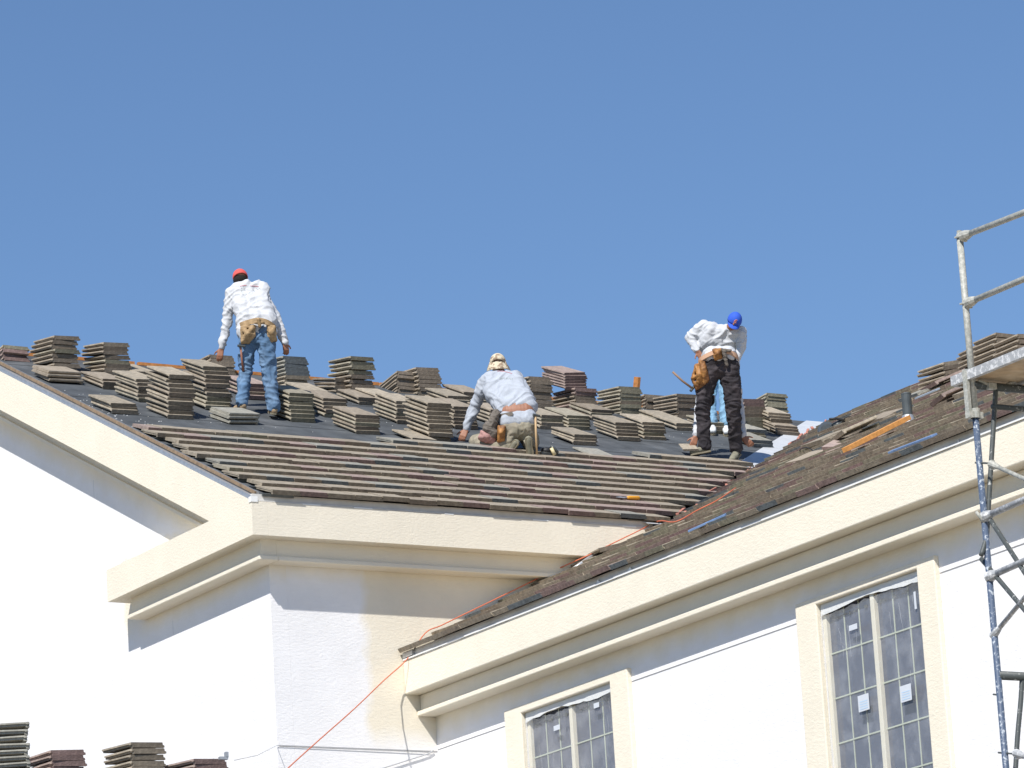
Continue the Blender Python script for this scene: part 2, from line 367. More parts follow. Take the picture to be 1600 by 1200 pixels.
# ridge boards
m = MB()
for a, b in ((-.1, 2.2), (2.25, 5.6), (5.62, 8.2), (8.24, 11.4)):
    m.box((a, YR-.03, zA(YR)-.01), (b, YR+.02, zA(YR)+.03))
m.build('ridge_board', M_ORW, house)
m = MB()
for a, b in ((BEND+.5, -6), (-5.95, -1.5), (-1.45, 3.2), (3.25, 5.4)): m.box((XR-.03, a, zB(XR)-.01), (XR+.02, b, zB(XR)+.05))
m.build('ridge_board', M_ORW, house)

# ------------------------------------------------------------------ tiles
TW, TL, TT = .33, .42, .037
def tile_vf(w=TW, l=TL, t=TT):
    e = .016
    prof = [(0, t*.5), (e, t*.5), (e, 0), (w+e*.9, 0), (w+e*.9, t*.45), (w, t*.45), (w-.001, t), (0, t)]
    prof = [(-e*.6, t*.52), (.004, t*.5), (.006, 0), (w+e, 0), (w+e, t*.4), (w, t*.5), (w-.003, t), (-e*.6+.003, t)]
    n = len(prof); vs = []
    lip = -.015                                   # the front edge is turned down
    for yy, s_ in ((0, 0), (.004, 1), (.032, 1), (.036, 2), (l, 2)):
        for x, z in prof:
            f = 1-z/t
            vs.append((x, yy, z if s_ == 2 else (z+lip*f if s_ == 1 else z*.97+lip*f)))
    fs = [tuple(range(n)), tuple(range(4*n, 5*n))[::-1]]
    for k in range(4):
        fs += [(k*n+i, (k+1)*n+i, (k+1)*n+(i+1) % n, k*n+(i+1) % n) for i in range(n)]
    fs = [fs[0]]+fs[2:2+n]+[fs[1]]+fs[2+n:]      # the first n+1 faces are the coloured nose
    return [V(v) for v in vs], fs
NNOSE = 9
TV, TF = tile_vf(); SV, _ = tile_vf(.34, .46, .033)
# lugs and ribs under the tile
def courses(mb, P, ex, ey, nrm, rows, xr, seed, weights, inside, tilt=.110, ex_=.35, wk=.985, tk=.97):
    rr = random.Random(seed)
    for j in rows:
        x0, x1 = xr(j); x = x0 - (TW/2 if j % 2 else 0)
        while x < x1:
            cx = x+TW/2; base = P+ex*x+ey*(j*ex_-.05)
            c = P+ex*cx+ey*(j*ex_+.15)
            if inside(c, x, j):
                k = rr.choices(range(5), weights)[0]
                dz = rr.gauss(0, .0025); dy = rr.gauss(0, .004); ta = tilt+rr.gauss(0, .004)
                cl = max(0, x0-x)
                vs = []
                for v in TV:
                    vx = max(v.x, cl)
                    vy_ = v.y*(ex_+.07)/TL
                    yy = vy_*math.cos(ta)+dy; zz = v.z*tk + (ex_+.07-vy_)*math.sin(ta)+.004+dz
                    vs.append(base+ex*(vx*wk)+ey*yy+nrm*zz)
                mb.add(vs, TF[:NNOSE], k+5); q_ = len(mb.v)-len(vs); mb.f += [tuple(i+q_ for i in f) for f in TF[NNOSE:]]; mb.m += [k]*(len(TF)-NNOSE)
            x += TW
m = MB()
EX = V((1, 0, 0)); EY = V((0, CA, SA)); NA = V((0, -SA, CA))
def insA(c, x, j):
    return c.x < vx(c.y)-.12
courses(m, V((0, .012, ZD+.012)), EX, EY, NA, range(0, 10), lambda j: (.22+.06*math.sin(j*2.1), 12), 21, (55, 14, 17, 12, 2), insA)
courses(m, V((0, .012, ZD+.012)), EX, EY, NA, [10], lambda j: (3.1+.4, 12), 22, (55, 14, 17, 12, 2), lambda c, x, j: insA(c, x, j) and (x > 3.4))
courses(m, V((0, .012, ZD+.012)), EX, EY, NA, [11], lambda j: (7.2, 12), 23, (55, 14, 17, 12, 2), lambda c, x, j: insA(c, x, j))
tiles_a = m.build('laid_roof_tiles', TM, house)
# batten bits at the rake: dark backing under the ragged tile ends
m = MB()
for j in range(0, 10):
    b = V((0, 0, ZD))+EY*(j*.35+.0)
    m.box((.135, 0, 0), (.5, .03, .03), M=Matrix.Translation(b+NA*.002)@Matrix.Rotation(math.atan(TP), 4, 'X'))
m.build('batten_ends', M_DKMET, house)

EXB = V((0, -1, 0)); EYB = V((CB, 0, SB)); NB = V((-SB, 0, CB))
m = MB()
def insB(c, x, j):
    if c.x < 4.6: return c.y < O-.02
    return c.y < max(-.02, vy(c.x)-.1)
EXPB = .47
def cB(j):  # start offset so that tiles follow the valley
    xx = XB+j*EXPB*CA
    lim = .33 if xx < 4.6 else max(-.05, vy(xx)-.03)
    return (-lim, -BEND)
rowsB = range(0, 25)
courses(m, V((XB+.005, 0, ZB+ZD+.012)), EXB, EYB, NB, rowsB, cB, 31, (44, 26, 14, 9, 16), insB, tilt=.085, ex_=EXPB, wk=1.0, tk=.97)
m.build('laid_roof_tiles', TM, house)

# loose tiles in stacks: every tile is an object
TMS = dict(T)
tile_mesh = {}
for k in T:
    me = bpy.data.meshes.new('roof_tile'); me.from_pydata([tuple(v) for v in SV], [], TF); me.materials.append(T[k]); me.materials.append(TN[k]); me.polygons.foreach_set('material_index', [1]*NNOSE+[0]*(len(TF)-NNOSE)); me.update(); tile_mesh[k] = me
NT = 0
GRP = 'loose roof tiles stacked on the roof'
def put_tile(M_, tone, label):
    global NT
    o = bpy.data.objects.new('concrete_tile', tile_mesh[tone]); o.matrix_world = M_; COL.objects.link(o)
    tag(o, label, 'tile', GRP); NT += 1; return o
ORD = ['first', 'second', 'third', 'fourth', 'fifth', 'sixth', 'seventh', 'eighth', 'ninth', 'tenth', 'eleventh']
def stack(px, py, n, desc, tone='tan', yaw=0, tilt=None, rot=False, plane='A', sp=.049, jit=.014, base=None, lift=0., tones=None):
    rr = random.Random(int(px*7+py*13))
    P = base if base is not None else (roofA(px, py, .022) if plane == 'A' else roofB(px, py, .07))
    P = P+V((0, 0, lift))
    ang = math.atan(TP) if tilt is None else math.radians(tilt)
    for i in range(n):
        Mx = Matrix.Translation(P+V((rr.uniform(-jit, jit), rr.uniform(-jit, jit), i*sp)))
        yw = math.radians(yaw+rr.uniform(-2.2, 2.2))
        tl = ang+math.radians(rr.uniform(-1.0, 1.0))
        if plane == 'A': Rm = (Matrix.Rotation(tl, 4, 'X') @ Matrix.Rotation(yw+math.radians(9), 4, 'Z')) if tilt is None else (Matrix.Rotation(math.radians(-3.5+rr.uniform(-.8, .8)), 4, 'Y') @ Matrix.Rotation(tl-math.radians(3), 4, 'X') @ Matrix.Rotation(yw+math.radians(8), 4, 'Z'))
        else: Rm = Matrix.Rotation(yw, 4, 'Z') @ Matrix.Rotation(-tl, 4, 'Y') @ Matrix.Rotation(0, 4, 'X')
        if rot: Rm = Rm @ Matrix(((0, 1, 0, 0), (1, 0, 0, 0), (0, 0, 1, 0), (0, 0, 0, 1))) if False else Rm @ Matrix.Translation((TL, 0, 0)) @ Matrix.Rotation(math.pi/2, 4, 'Z')
        tn = tone
        if tones: tn = tones[min(len(tones)-1, int(i/n*len(tones)))]
        elif rr.random() < .22: tn = rr.choice(['tan', 'brown', 'olive'])
        if n == 1: lab = 'single '+desc
        else: lab = ('lowest tile of ' if i == 0 else 'topmost tile of ' if i == n-1 else ORD[i]+' tile up in ')+desc
        if len(lab.split()) > 16: print('LONG LABEL', lab)
        put_tile(Mx @ Rm, tn, lab)

# main roof, left to right
stack(6, 561, 4, 'the purple brown stack at the left picture edge', 'purple', tilt=-14, sp=.05)
stack(86, 578, 8, 'the tall ridge stack nearest the left edge', 'brown', tilt=9, sp=.056, jit=.02)
stack(165, 586, 8, 'the second tall ridge stack from the left', 'brown', tilt=12, sp=.053, jit=.02)
stack(80, 596, 3, 'the low wide stack below the leftmost ridge stacks', 'brown', rot=True)
stack(162, 606, 3, 'the low stack below the second ridge stack', 'brown', sp=.04)
stack(216, 626, 6, 'the leaning stack left of the first tall pair', 'tan', yaw=3, sp=.045)
stack(265, 652, 10, 'the tall front stack left of the red cap man', 'tan', sp=.052, jit=.02)
stack(175, 644, 3, 'the small low pile standing alone on felt at left', 'tan', sp=.036)
stack(323, 638, 10, 'the tall stack under the red cap man left hand', 'tan', sp=.053, jit=.018, tones=['olive', 'tan', 'brown', 'tan'])
stack(332, 582, 5, 'the ridge stack behind the red cap man left hand', 'brown', tilt=0, sp=.05)
stack(388, 622, 4, 'the pinkish stack seen between the red cap man legs', 'purple')
stack(447, 603, 8, 'the grey topped ridge stack right of the red cap man', 'brown', tilt=8, sp=.05, tones=['tan', 'slate', 'slate'])
stack(455, 657, 7, 'the shaded stack beside the red cap man right leg', 'olive', sp=.05, jit=.02)
stack(362, 661, 3, 'the dark slate pile at the red cap man feet', 'slate', rot=True, yaw=6, sp=.045, tones=['slate'])
stack(508, 650, 5, 'the stack just right of the red cap man shaded stack', 'tan', sp=.047)
stack(557, 676, 5, 'the short front stack below the twin ridge stacks', 'tan', sp=.046)
stack(551, 618, 9, 'the tallest ridge stack between the red cap man and kneeler', 'olive', tilt=10, sp=.058, jit=.022, tones=['brown', 'brown', 'olive', 'olive'])
stack(525, 613, 4, 'the low stack left behind the tallest ridge stack', 'brown', tilt=16)
stack(622, 612, 6, 'the steeply tipped ridge stack left of its level twin', 'brown', tilt=-10, sp=.048)
stack(655, 616, 7, 'the level ridge stack left of the kneeling man', 'brown', tilt=6, sp=.053, jit=.02)
stack(562, 631, 2, 'the two tile pile under the tallest ridge stack', 'tan')
stack(620, 660, 6, 'the stack half hidden left of the tall front stack', 'tan', sp=.046)
stack(671, 687, 9, 'the tall front stack left of the kneeling man', 'tan', sp=.052, jit=.02)
stack(727, 628, 3, 'the light topped stack behind the kneeling man elbow', 'tan')
stack(711, 668, 6, 'the stack between tall front stack and kneeling man sleeve', 'brown', sp=.046)
stack(768, 662, 4, 'the stack hidden behind the kneeling man arm', 'tan')
stack(832, 640, 9, 'the tall ridge stack right of the kneeling man head', 'brown', tilt=7, sp=.0505, jit=.02)
P9 = roofA(901, 645, .01)
stack(901, 645, 7, 'the purple ridge stack under the tipped pink tiles', 'brown', tilt=8, sp=.049, tones=['purple', 'brown', 'purple'])
stack(884, 609, 6, 'the tipped pink tiles topping the purple ridge stack', 'purple', tilt=27, sp=.036, base=at(884, 608, dep(P9)-.02), jit=.006, tones=['purple'])
stack(971, 647, 8, 'the ridge stack beside the upright orange block', 'olive', tilt=9, sp=.048, jit=.02)
stack(1010, 637, 4, 'the small ridge stack behind the upright orange block', 'brown', tilt=-3, sp=.05)
stack(1061, 652, 7, 'the ridge stack left of the bent man thighs', 'brown', tilt=10, sp=.046, jit=.02)
stack(846, 669, 4, 'the flat topped stack right of the kneeling man hip', 'tan', sp=.045)
stack(889, 669, 4, 'the second flat topped stack right of the kneeling man', 'olive', sp=.045)
stack(897, 693, 3, 'the lowest front pile right of the kneeling man', 'tan', sp=.04)
stack(965, 686, 5, 'the broad light stack in mid roof, left half', 'tan', sp=.045)
stack(1008, 685, 5, 'the broad light stack in mid roof, right half', 'tan', sp=.045)
stack(1057, 671, 2, 'the thin pile left of the bent man knee', 'tan')
stack(1110, 676, 3, 'the pile seen between the bent man legs', 'olive')
stack(1166, 668, 8, 'the purple topped stack right of the bent man legs', 'purple', tilt=16, sp=.05, tones=['olive', 'brown', 'purple'])
stack(1200, 640, 5, 'the rearmost tipped stack right of the bent man', 'olive', tilt=-5, sp=.05, jit=.02)
stack(1204, 673, 6, 'the light topped stack at the right end of ridge', 'tan', sp=.043, yaw=-6)
stack(1213, 677, 3, 'the dark fan of tiles at the ridge end', 'brown', sp=.04, yaw=-10)
stack(1166, 684, 3, 'the low pile right of the bent man calf', 'slate', sp=.04, tones=['olive', 'slate'])
stack(1176, 697, 2, 'the shaded dark pile beside the bent man right hand', 'slate', tones=['slate'])
stack(700, 634, 3, 'the low pile filling the gap behind tall front stack', 'tan')
stack(478, 632, 4, 'the stack between the shaded stack and the ridge', 'tan')
stack(592, 634, 3, 'the pile below the twin ridge stacks', 'tan')
stack(210, 590, 2, 'the pair of pale tiles near the ridge at left', 'tan')
stack(925, 655, 3, 'the pile between purple stack and broad light stack', 'brown')
stack(1035, 662, 2, 'the pair above the broad light stack', 'tan')
# right wing ridge
stack(1478, 598, 5, 'the left small stack on the right wing ridge', 'brown', plane='B', tilt=14, sp=.056, yaw=8)
stack(1532, 578, 6, 'the middle stack behind the scaffold post', 'brown', plane='B', tilt=8, sp=.056, yaw=-4)
stack(1560, 572, 7, 'the tall stack at the right picture edge', 'brown', plane='B', tilt=0, sp=.06, jit=.02)
stack(1596, 568, 6, 'the dark stack cut by the right picture edge', 'brown', plane='B', tilt=3, sp=.06)
# stacks on the low roof in front (bottom left)
LOW = 40.0
low = []
for (px, py, n, desc, tone, tl, yw) in ((84, 1238, 8, 'the middle low stack at bottom left', 'purple', 4, 0), (210, 1232, 8, 'the tallest low stack at bottom left', 'tan', 5, 0), (307, 1226, 5, 'the right low stack with wire clip at bottom', 'purple', 5, 0)):
    P = at(px, py, LOW); low.append(P)
    stack(px, py, n, desc, tone, yaw=yw, tilt=tl, base=P, sp=.055 if tone == 'tan' else .05, tones=[tone])
P = at(-22, 1232, LOW-.5); low.append(P)
stack(0, 1240, 10, 'the slate stack in the bottom left corner', 'slate', yaw=-12, tilt=-8, base=P, sp=.06, tones=['slate'], rot=True)
# loose single tiles on the right wing
for (px, py, yw, tone, desc, up) in (
    (1285, 703, 30, 'purple', 'pinkish loose tile left of the orange timber', .05),
    (1228, 728, 12, 'brown', 'brown loose tile sliding over the valley edge', .05),
    (1255, 700, 5, 'tan', 'pale loose tile lying under the circular saw', .07),
    (1300, 690, -12, 'tan', 'tan loose tile between saw and orange timber', .08),
    (1345, 665, 12, 'brown', 'brown loose tile under the dark pry bar', .07),
    (1490, 622, 8, 'tan', 'pale loose tile left of the scaffold post', .07),
    (1455, 635, -14, 'purple', 'purple broken tile right of the vent pipe', .07),
    (1465, 625, 12, 'brown', 'brown broken tile upslope of the purple one', .08),
    (1440, 612, -6, 'purple', 'purple tile on the ridge behind the vent pipe', .07),
    (1405, 628, 4, 'slate', 'slate tile on the ridge left of the vent pipe', .07)):
    p = roofB(px, py, up+.05)
    put_tile(Matrix.Translation(p) @ Matrix.Rotation(math.radians(-90+yw), 4, 'Z') @ Matrix.Rotation(math.atan(TP)*.9, 4, 'X') @ Matrix.Rotation(math.radians(yw/4), 4, 'Y'), tone, desc)
p = onpl(938, 868, (0, 1, 0), -.3); p.z = max(p.z, zB(p.x)+.13)
put_tile(Matrix.Translation(p) @ Matrix.Rotation(math.radians(-8), 4, 'Z') @ Matrix.Rotation(math.radians(-14), 4, 'Y'), 'brown', 'brown loose tile poking out where wing roof meets the cornice')
for (px, py, yw, tone, desc) in ((925, 715, 0, 'slate', 'slate offcut lying flat beside the kneeling man hammer'), (645, 688, 5, 'tan', 'pale tile starting the next course below tall front stack')):
    p = roofA(px, py, .03); put_tile(Matrix.Translation(p) @ Matrix.Rotation(math.radians(yw), 4, 'Z') @ Matrix.Rotation(math.atan(TP), 4, 'X'), tone, desc)
print('tiles', NT)
# low roof below the bottom left stacks
m = MB(); lz = min(p.z for p in low)-.012; c0 = low[0]
dirx = (low[2]-low[0]); dirx.z = 0; dirx.normalize(); nn = V((-dirx.y, dirx.x, 0))
pts = [c0-dirx*3-nn*.1, c0+dirx*1.9-nn*.1, c0+dirx*1.9+nn*.6, c0-dirx*3+nn*.6]
lo_ = []
for p in pts: lo_.append(V((p.x, p.y, lz)))
o1 = [V((p.x, p.y, lz))-nn*2.5-V((0, 0, 1.1)) for p in pts[:2]]; o2 = [V((p.x, p.y, lz))+nn*2.5-V((0, 0, 1.1)) for p in pts[2:]]
allp = lo_+[o1[0], o1[1], o2[0], o2[1]]
base_ = [V((p.x, p.y, GZ)) for p in (o1[0], o1[1], o2[0], o2[1])]
m.add(allp+base_, [(0, 1, 2, 3), (4, 5, 1, 0), (3, 2, 6, 7), (4, 0, 3, 7), (5, 6, 2, 1), (8, 9, 5, 4), (10, 11, 7, 6), (9, 10, 6, 5), (11, 8, 4, 7)])
m.build('low_roof', M_FELT, house, fix=True)

# ------------------------------------------------------------------ windows
M_VINYL = mat('cream_vinyl', (.70, .66, .54), .5)
M_GRID = mat('window_grille', (.46, .50, .40), .6)
mg = bpy.data.materials.new('window_glass'); mg.use_nodes = True; pg = mg.node_tree.nodes['Principled BSDF']
pg.inputs['Base Color'].default_value = (.085, .095, .13, 1); pg.inputs['Roughness'].default_value = .12; M_GLASS = mg
mp_ = bpy.data.materials.new('plastic_film'); mp_.use_nodes = True; N = mp_.node_tree.nodes; Lk = mp_.node_tree.links
tr = N.new('ShaderNodeBsdfTransparent'); gl = N.new('ShaderNodeBsdfPrincipled'); gl.inputs['Base Color'].default_value = (.78, .80, .82, 1); gl.inputs['Roughness'].default_value = .22
g0 = N.new('ShaderNodeNewGeometry'); mpp = N.new('ShaderNodeMapping'); mpp.inputs['Scale'].default_value = (1, 1.1, 1.0); mpp.inputs['Rotation'].default_value = (.35, 0, 0)
nz = N.new('ShaderNodeTexNoise'); nz.inputs['Scale'].default_value = 4; nz.inputs['Detail'].default_value = 8; nz.inputs['Roughness'].default_value = .62
Lk.new(g0.outputs['Position'], mpp.inputs[0]); Lk.new(mpp.outputs[0], nz.inputs[0])
mr = N.new('ShaderNodeMapRange'); mr.inputs[1].default_value = .45; mr.inputs[2].default_value = .85; mr.inputs[3].default_value = .12; mr.inputs[4].default_value = .32; Lk.new(nz.outputs[0], mr.inputs[0])
ms = N.new('ShaderNodeMixShader'); Lk.new(mr.outputs[0], ms.inputs[0]); Lk.new(tr.outputs[0], ms.inputs[1]); Lk.new(gl.outputs[0], ms.inputs[2]); Lk.new(ms.outputs[0], N['Material Output'].inputs[0]); M_FILM = mp_
M_FOLD = mat('crumpled_white_film', (.66, .67, .66), .4, bump=.006, bscale=30)
M_STK = mat('paper_label', (.60, .63, .68), .6); M_STKB = mat('printed_label_lines', (.45, .6, .75), .6)
M_DIRT = mat('dark_caulk', (.06, .065, .06), .8)
outer = [((794, 1112), (986, 1043)), ((1249, 945), (1466, 867.5))]
for wi, (y1, y0, zt) in enumerate(wins):
    a = wy(*outer[wi][0]); b = wy(*outer[wi][1]); ty1, ty0, tz = a.y, b.y, (a.z+b.z)/2
    zb = WBOT
    wd = empty('window', (WX, (y0+y1)/2, zb)); setpar(wd, house)
    wd['label'] = ('smaller window at the lower middle' if wi == 0 else 'taller window left of the scaffold')+' with plastic sheeted glass'
    m = MB(); pr = .055
    m.prism([(ty1, tz), (ty0, tz), (ty0, zb-.3), (y0, zb-.3), (y0, zt), (y1, zt), (y1, zb-.3), (ty1, zb-.3)], 'x', WX-pr, WX+.005)
    m.box((WX-pr, y0, zb-.3), (WX+.005, y1, zb)); m.build('window_surround', M_CREAM, wd, bevel=.012)
    # frame set back
    fx = WX+.012; ft = .055
    m = MB(); m.box((fx, y0, zt-ft), (fx+.07, y1, zt-.001)); m.box((fx, y0, zb), (fx+.07, y1, zb+ft)); m.box((fx+.001, y1-ft, zb+ft), (fx+.069, y1-.001, zt-ft)); m.box((fx+.001, y0+.001, zb+ft), (fx+.069, y0+ft, zt-ft))
    ym = (y0+y1)/2; m.box((fx-.006, ym-.03, zb+ft), (fx+.06, ym+.03, zt-ft)); m.build('window_frame', M_VINYL, wd, bevel=.006)
    m = MB(); m.box((fx+.04, y0+ft, zb+ft), (fx+.05, y1-ft, zt-ft)); m.build('window_pane', M_GLASS, wd)
    m = MB(); cols = [ym+.03+(y1-ft-ym-.03)*k/3 for k in (1, 2)]+[y0+ft+(ym-.03-y0-ft)*k/3 for k in (1, 2)]
    for c in cols: m.box((fx+.034, c-.007, zb+ft), (fx+.039, c+.007, zt-ft))
    zz = zt-ft-.42
    while zz > zb+ft: m.box((fx+.030, y0+ft, zz-.007), (fx+.0335, y1-ft, zz+.007)); zz -= .42
    m.build('window_grille', M_GRID, wd)
    m = MB(); rr = random.Random(wi)
    for k in range(26):
        yy = y1-ft-(y1-y0-2*ft)*(k+rr.random())/26
        if rr.random() < .75: m.box((fx+.024, yy, zt-ft-.10+rr.uniform(-.015, .015)), (fx+.028, yy+rr.uniform(.01, .05), zt-ft-.085+rr.uniform(-.01, .015)))
    m.build('caulk_line', M_DIRT, wd)
    # plastic sheet: wrinkled grid
    m = MB(); nu, nv = 34, 60; off = V((1.7*wi, 3.1, 0)); vs = []
    for j in range(nv+1):
        for i in range(nu+1):
            yy = y0+.02+(y1-y0-.04)*i/nu; z_ = zt-.07-(zt-.07-zb)*j/nv
            f = mnoise.noise(V((yy*4, z_*1.5, wi*7)))*.014+mnoise.noise(V((yy*14+z_*5, z_*6, 3+wi)))*.006
            e = min(i, nu-i)/nu; edge = (.5-e)*.0
            if e < .1: f -= .02*(1-e/.1)
            sag = .05*(i/nu) if wi == 1 else .035*abs(math.sin(i/nu*3))
            vs.append((fx-.016+f*.6, yy, z_-(sag+.03*mnoise.noise(V((yy*9, wi, 0))) if j == 0 else 0)))
    fs = [(j*(nu+1)+i, j*(nu+1)+i+1, (j+1)*(nu+1)+i+1, (j+1)*(nu+1)+i) for j in range(nv) for i in range(nu)]
    m.add(vs, fs); m.build('plastic_sheet', M_FILM, wd, smooth=True)
    m = MB(); n_ = 24; vs = []
    for i in range(n_+1):
        yy = y0+.015+(y1-y0-.03)*i/n_; e_ = .012*mnoise.noise(V((yy*7, wi*3, 0)))
        vs += [(fx-.018+e_*.3, yy, zt-.006), (fx-.022+e_*.6, yy, zt-.085+e_*1.5-(.02*math.sin(i*.3+wi)))]
    m.add(vs, [(2*i, 2*i+1, 2*i+3, 2*i+2) for i in range(n_)]); m.build('film_fold', M_FOLD, wd, smooth=True)
    # bunched ribbons of film (bright creases)
    m = MB(); rr = random.Random(40+wi)
    for k in range(16 if wi == 0 else 12):
        yy = rr.uniform(y0+.05, y1-.1); z_ = rr.uniform(zt-.6, zt-.1) if k % 3 else rr.uniform(zb+.5, zt-.3); L = rr.uniform(.08, .35); sl_ = rr.uniform(-.2, .05)
        P0 = V((fx-.024, yy, z_)); P1 = P0+V((-.003, sl_*L, -L)); m.tube([P0, (P0+P1)/2+V((0, rr.uniform(-.02, .02), 0)), P1], .0022, 5)
    for yy in (y1-.012, y0+.014):
        m.tube([V((fx-.022, yy+.008*math.sin(k*1.3), zt-.08-(zt-zb-.1)*k/12)) for k in range(13)], .009, 6)
    m.build('film_crease', M_FILM, wd, smooth=True)
    stk = [((772, 1136), .12, .05), ((931, 1103), .1, .05)] if wi == 0 else [((1333, 980), .13, .05), ((1349.5, 1098), .17, .15), ((1415.5, 1083), .17, .15), ((1430, 938), .03, .16)]
    if wi == 0: stk = [((870, 1137), .12, .05), ((932, 1102), .1, .05)]
    for (q, wv, hv) in stk:
        p = onpl(*q, (1, 0, 0), fx-.032); m = MB(); m.box((p.x-.002, p.y-wv/2, p.z-hv/2), (p.x+.001, p.y+wv/2, p.z+hv/2)); st = m.build('paper_sticker', M_STK, wd)
        if hv > .1 and wv > .1:
            m = MB()
            for k in range(4): m.box((p.x-.0035, p.y-wv*.38, p.z-hv*.38+k*.022), (p.x-.0022, p.y+wv*.36, p.z-hv*.38+k*.022+.009))
            m.build('printed_lines', M_STKB, st)

# control joints in the stucco
M_JOINT = mat('joint_line', (.35, .35, .36), .8)  # plain grey of the control joints
m = MB(); p = onpl(675, 1174, (0, 1, 0), O); m.box((O+.02, O-.004, p.z-.006), (WX, O+.001, p.z+.006)); m.build('control_joint', M_JOINT, house)
m = MB(); segs = [O-.01]; 
for wi in range(2):
    a = wy(*outer[wi][0]); b = wy(*outer[wi][1]); segs += [a.y+.004, b.y-.004]
segs.append(BEND)
for k in range(0, 6, 2):
    m = MB(); m.box((WX-.006, segs[k+1], p.z+.02), (WX+.001, segs[k], p.z+.045)); m.build('stucco_bead', M_WINGW, house)
    m = MB(); m.box((WX-.003, segs[k+1], p.z+.012), (WX+.001, segs[k], p.z+.02)); m.build('control_joint', M_JOINT, house)
M_FJ = mat('faint_joint', (.66, .66, .67), .9)
for (a, b) in (((155, 1045), (157, 1130)), ((270, 970), (273, 1090)), ((146, 750), (147, 790))):
    p = onpl(*a, (1, 0, 0), O); q = onpl(*b, (1, 0, 0), O); m = MB(); m.box((O-.002, p.y-.004, q.z), (O+.001, p.y+.004, p.z)); m.build('control_joint', M_FJ, house)
# vent pipe on the wing roof
p = roofB(1420, 667, .03); vt = empty('vent_pipe', p); setpar(vt, house)
m = MB(); m.tube([p+V((0, 0, -.05)), p+V((0, 0, .12)), p+V((0, 0, .13)), p+V((0, 0, .36))], .1, 18, rs=[.10, .06, .04, .04]); m.build('pipe_flashing', M_GALV, vt, smooth=False)
m = MB(); m.tube([p+V((0, 0, .11)), p+V((0, 0, .34))], .052, 20); m.tube([p+V((0, 0, .341)), p+V((0, 0, .355))], .054, 20); m.build('pipe_cap', M_DKMET, vt)
# wood offcut at the wing band end
m = MB(); p = V((XB+.02, .30, ZB+ZD+.05)); m.box((XB-.02, .12, ZB+ZD-.03), (XB+.12, .33, ZB+ZD+.03)); m.build('flashing_offcut', M_GALV, house)
m = MB(); q0 = onpl(873, 905, (0, 1, 0), 0); q1 = onpl(938, 860, (0, 1, 0), -.1); m.tube([q0, q1], .022, 10); m.build('drain_pipe', M_GALV, house, smooth=True)
# foam closure pieces along the valley edge of the wing roof
m = MB(); rr = random.Random(17)
def vedge(t_, up=.06): return V((vx(t_)+.0, t_, zA(t_)+up))
t_ = .1
while t_ < 6.7:
    if rr.random() < .6:
        L = rr.uniform(.08, .3); m = MB()
        m.bar(vedge(t_)+V((rr.uniform(-.08, .05), 0, rr.uniform(0, .03))), vedge(t_+L)+V((rr.uniform(-.08, .05), 0, rr.uniform(0, .04))), rr.uniform(.015, .035), rr.uniform(.012, .03)); m.build('foam_closure', M_REDF, house)
    t_ += rr.uniform(.12, .4)

# ------------------------------------------------------------------ loose things on the roofs
def thing_mesh(mb, name, mats, label, cat, smooth=False, group=None, bevel=0, loc=None):
    o = mb.build(name, mats, None, smooth=smooth, bevel=bevel, loc=loc); return tag(o, label, cat, group)
def barB(a, b, w, h, up, name, mt, label, cat):
    p = roofB(*a, up); q = roofB(*b, up); m = MB(); m.bar(p, q, w, h, up=NB); return thing_mesh(m, name, mt, label, cat, bevel=.003)
barB((1322, 702), (1417, 654), .11, .05, .15, 'timber_board', M_ORB, 'long orange timber board lying below the vent pipe', 'board')
barB((1392, 706), (1460, 680), .07, .02, .105, 'metal_strip', M_BLUEP, 'blue grey strip lying on tiles right of orange board', 'strip')
barB((1076, 830), (1134, 804), .07, .02, .105, 'metal_strip', M_BLUEP, 'blue strip lying on tiles near the valley bottom', 'strip')
barB((1432, 622), (1466, 608), .06, .02, .14, 'metal_strip', mat('pale_blue_metal', (.33, .38, .45), .5), 'pale blue strip near the ridge above the vent pipe', 'strip')
barB((1140, 747), (1180, 733), .04, .03, .08, 'timber_lath', M_DECKW, 'grey brown lath lying along the valley edge', 'lath')
# pry bar
m = MB(); p = [at(x_, y_, dep(roofB(x_, y_))-.1) for x_, y_ in ((1326, 676), (1338, 664), (1350, 656))]; m.tube(p, .014, 8)
q = [at(x_, y_, dep(roofB(x_, y_))-.12) for x_, y_ in ((1352, 656), (1364, 653), (1388, 650))]; 
pb = thing_mesh(m, 'pry_bar', M_DKMET, 'dark pry bar with black grip leaning on tiles near ridge', 'pry bar', smooth=True)
m = MB(); m.tube(q, .03, 8, rs=[.04, .035, .02]); m.build('grip', M_DARK, pb, smooth=True)
# upright orange block at the ridge
p = roofA(994, 640, .0); p = onpl(994, 640, (0, 1, 0), YR)
m = MB(); b0 = at(983, 640, dep(p)); 
m.bar(at(992, 630, dep(p)+.1), at(996, 589, dep(p)+.1), .11, .04, up=EX); thing_mesh(m, 'timber_block', M_ORW, 'short orange timber block standing upright on the ridge', 'timber block', bevel=.003)
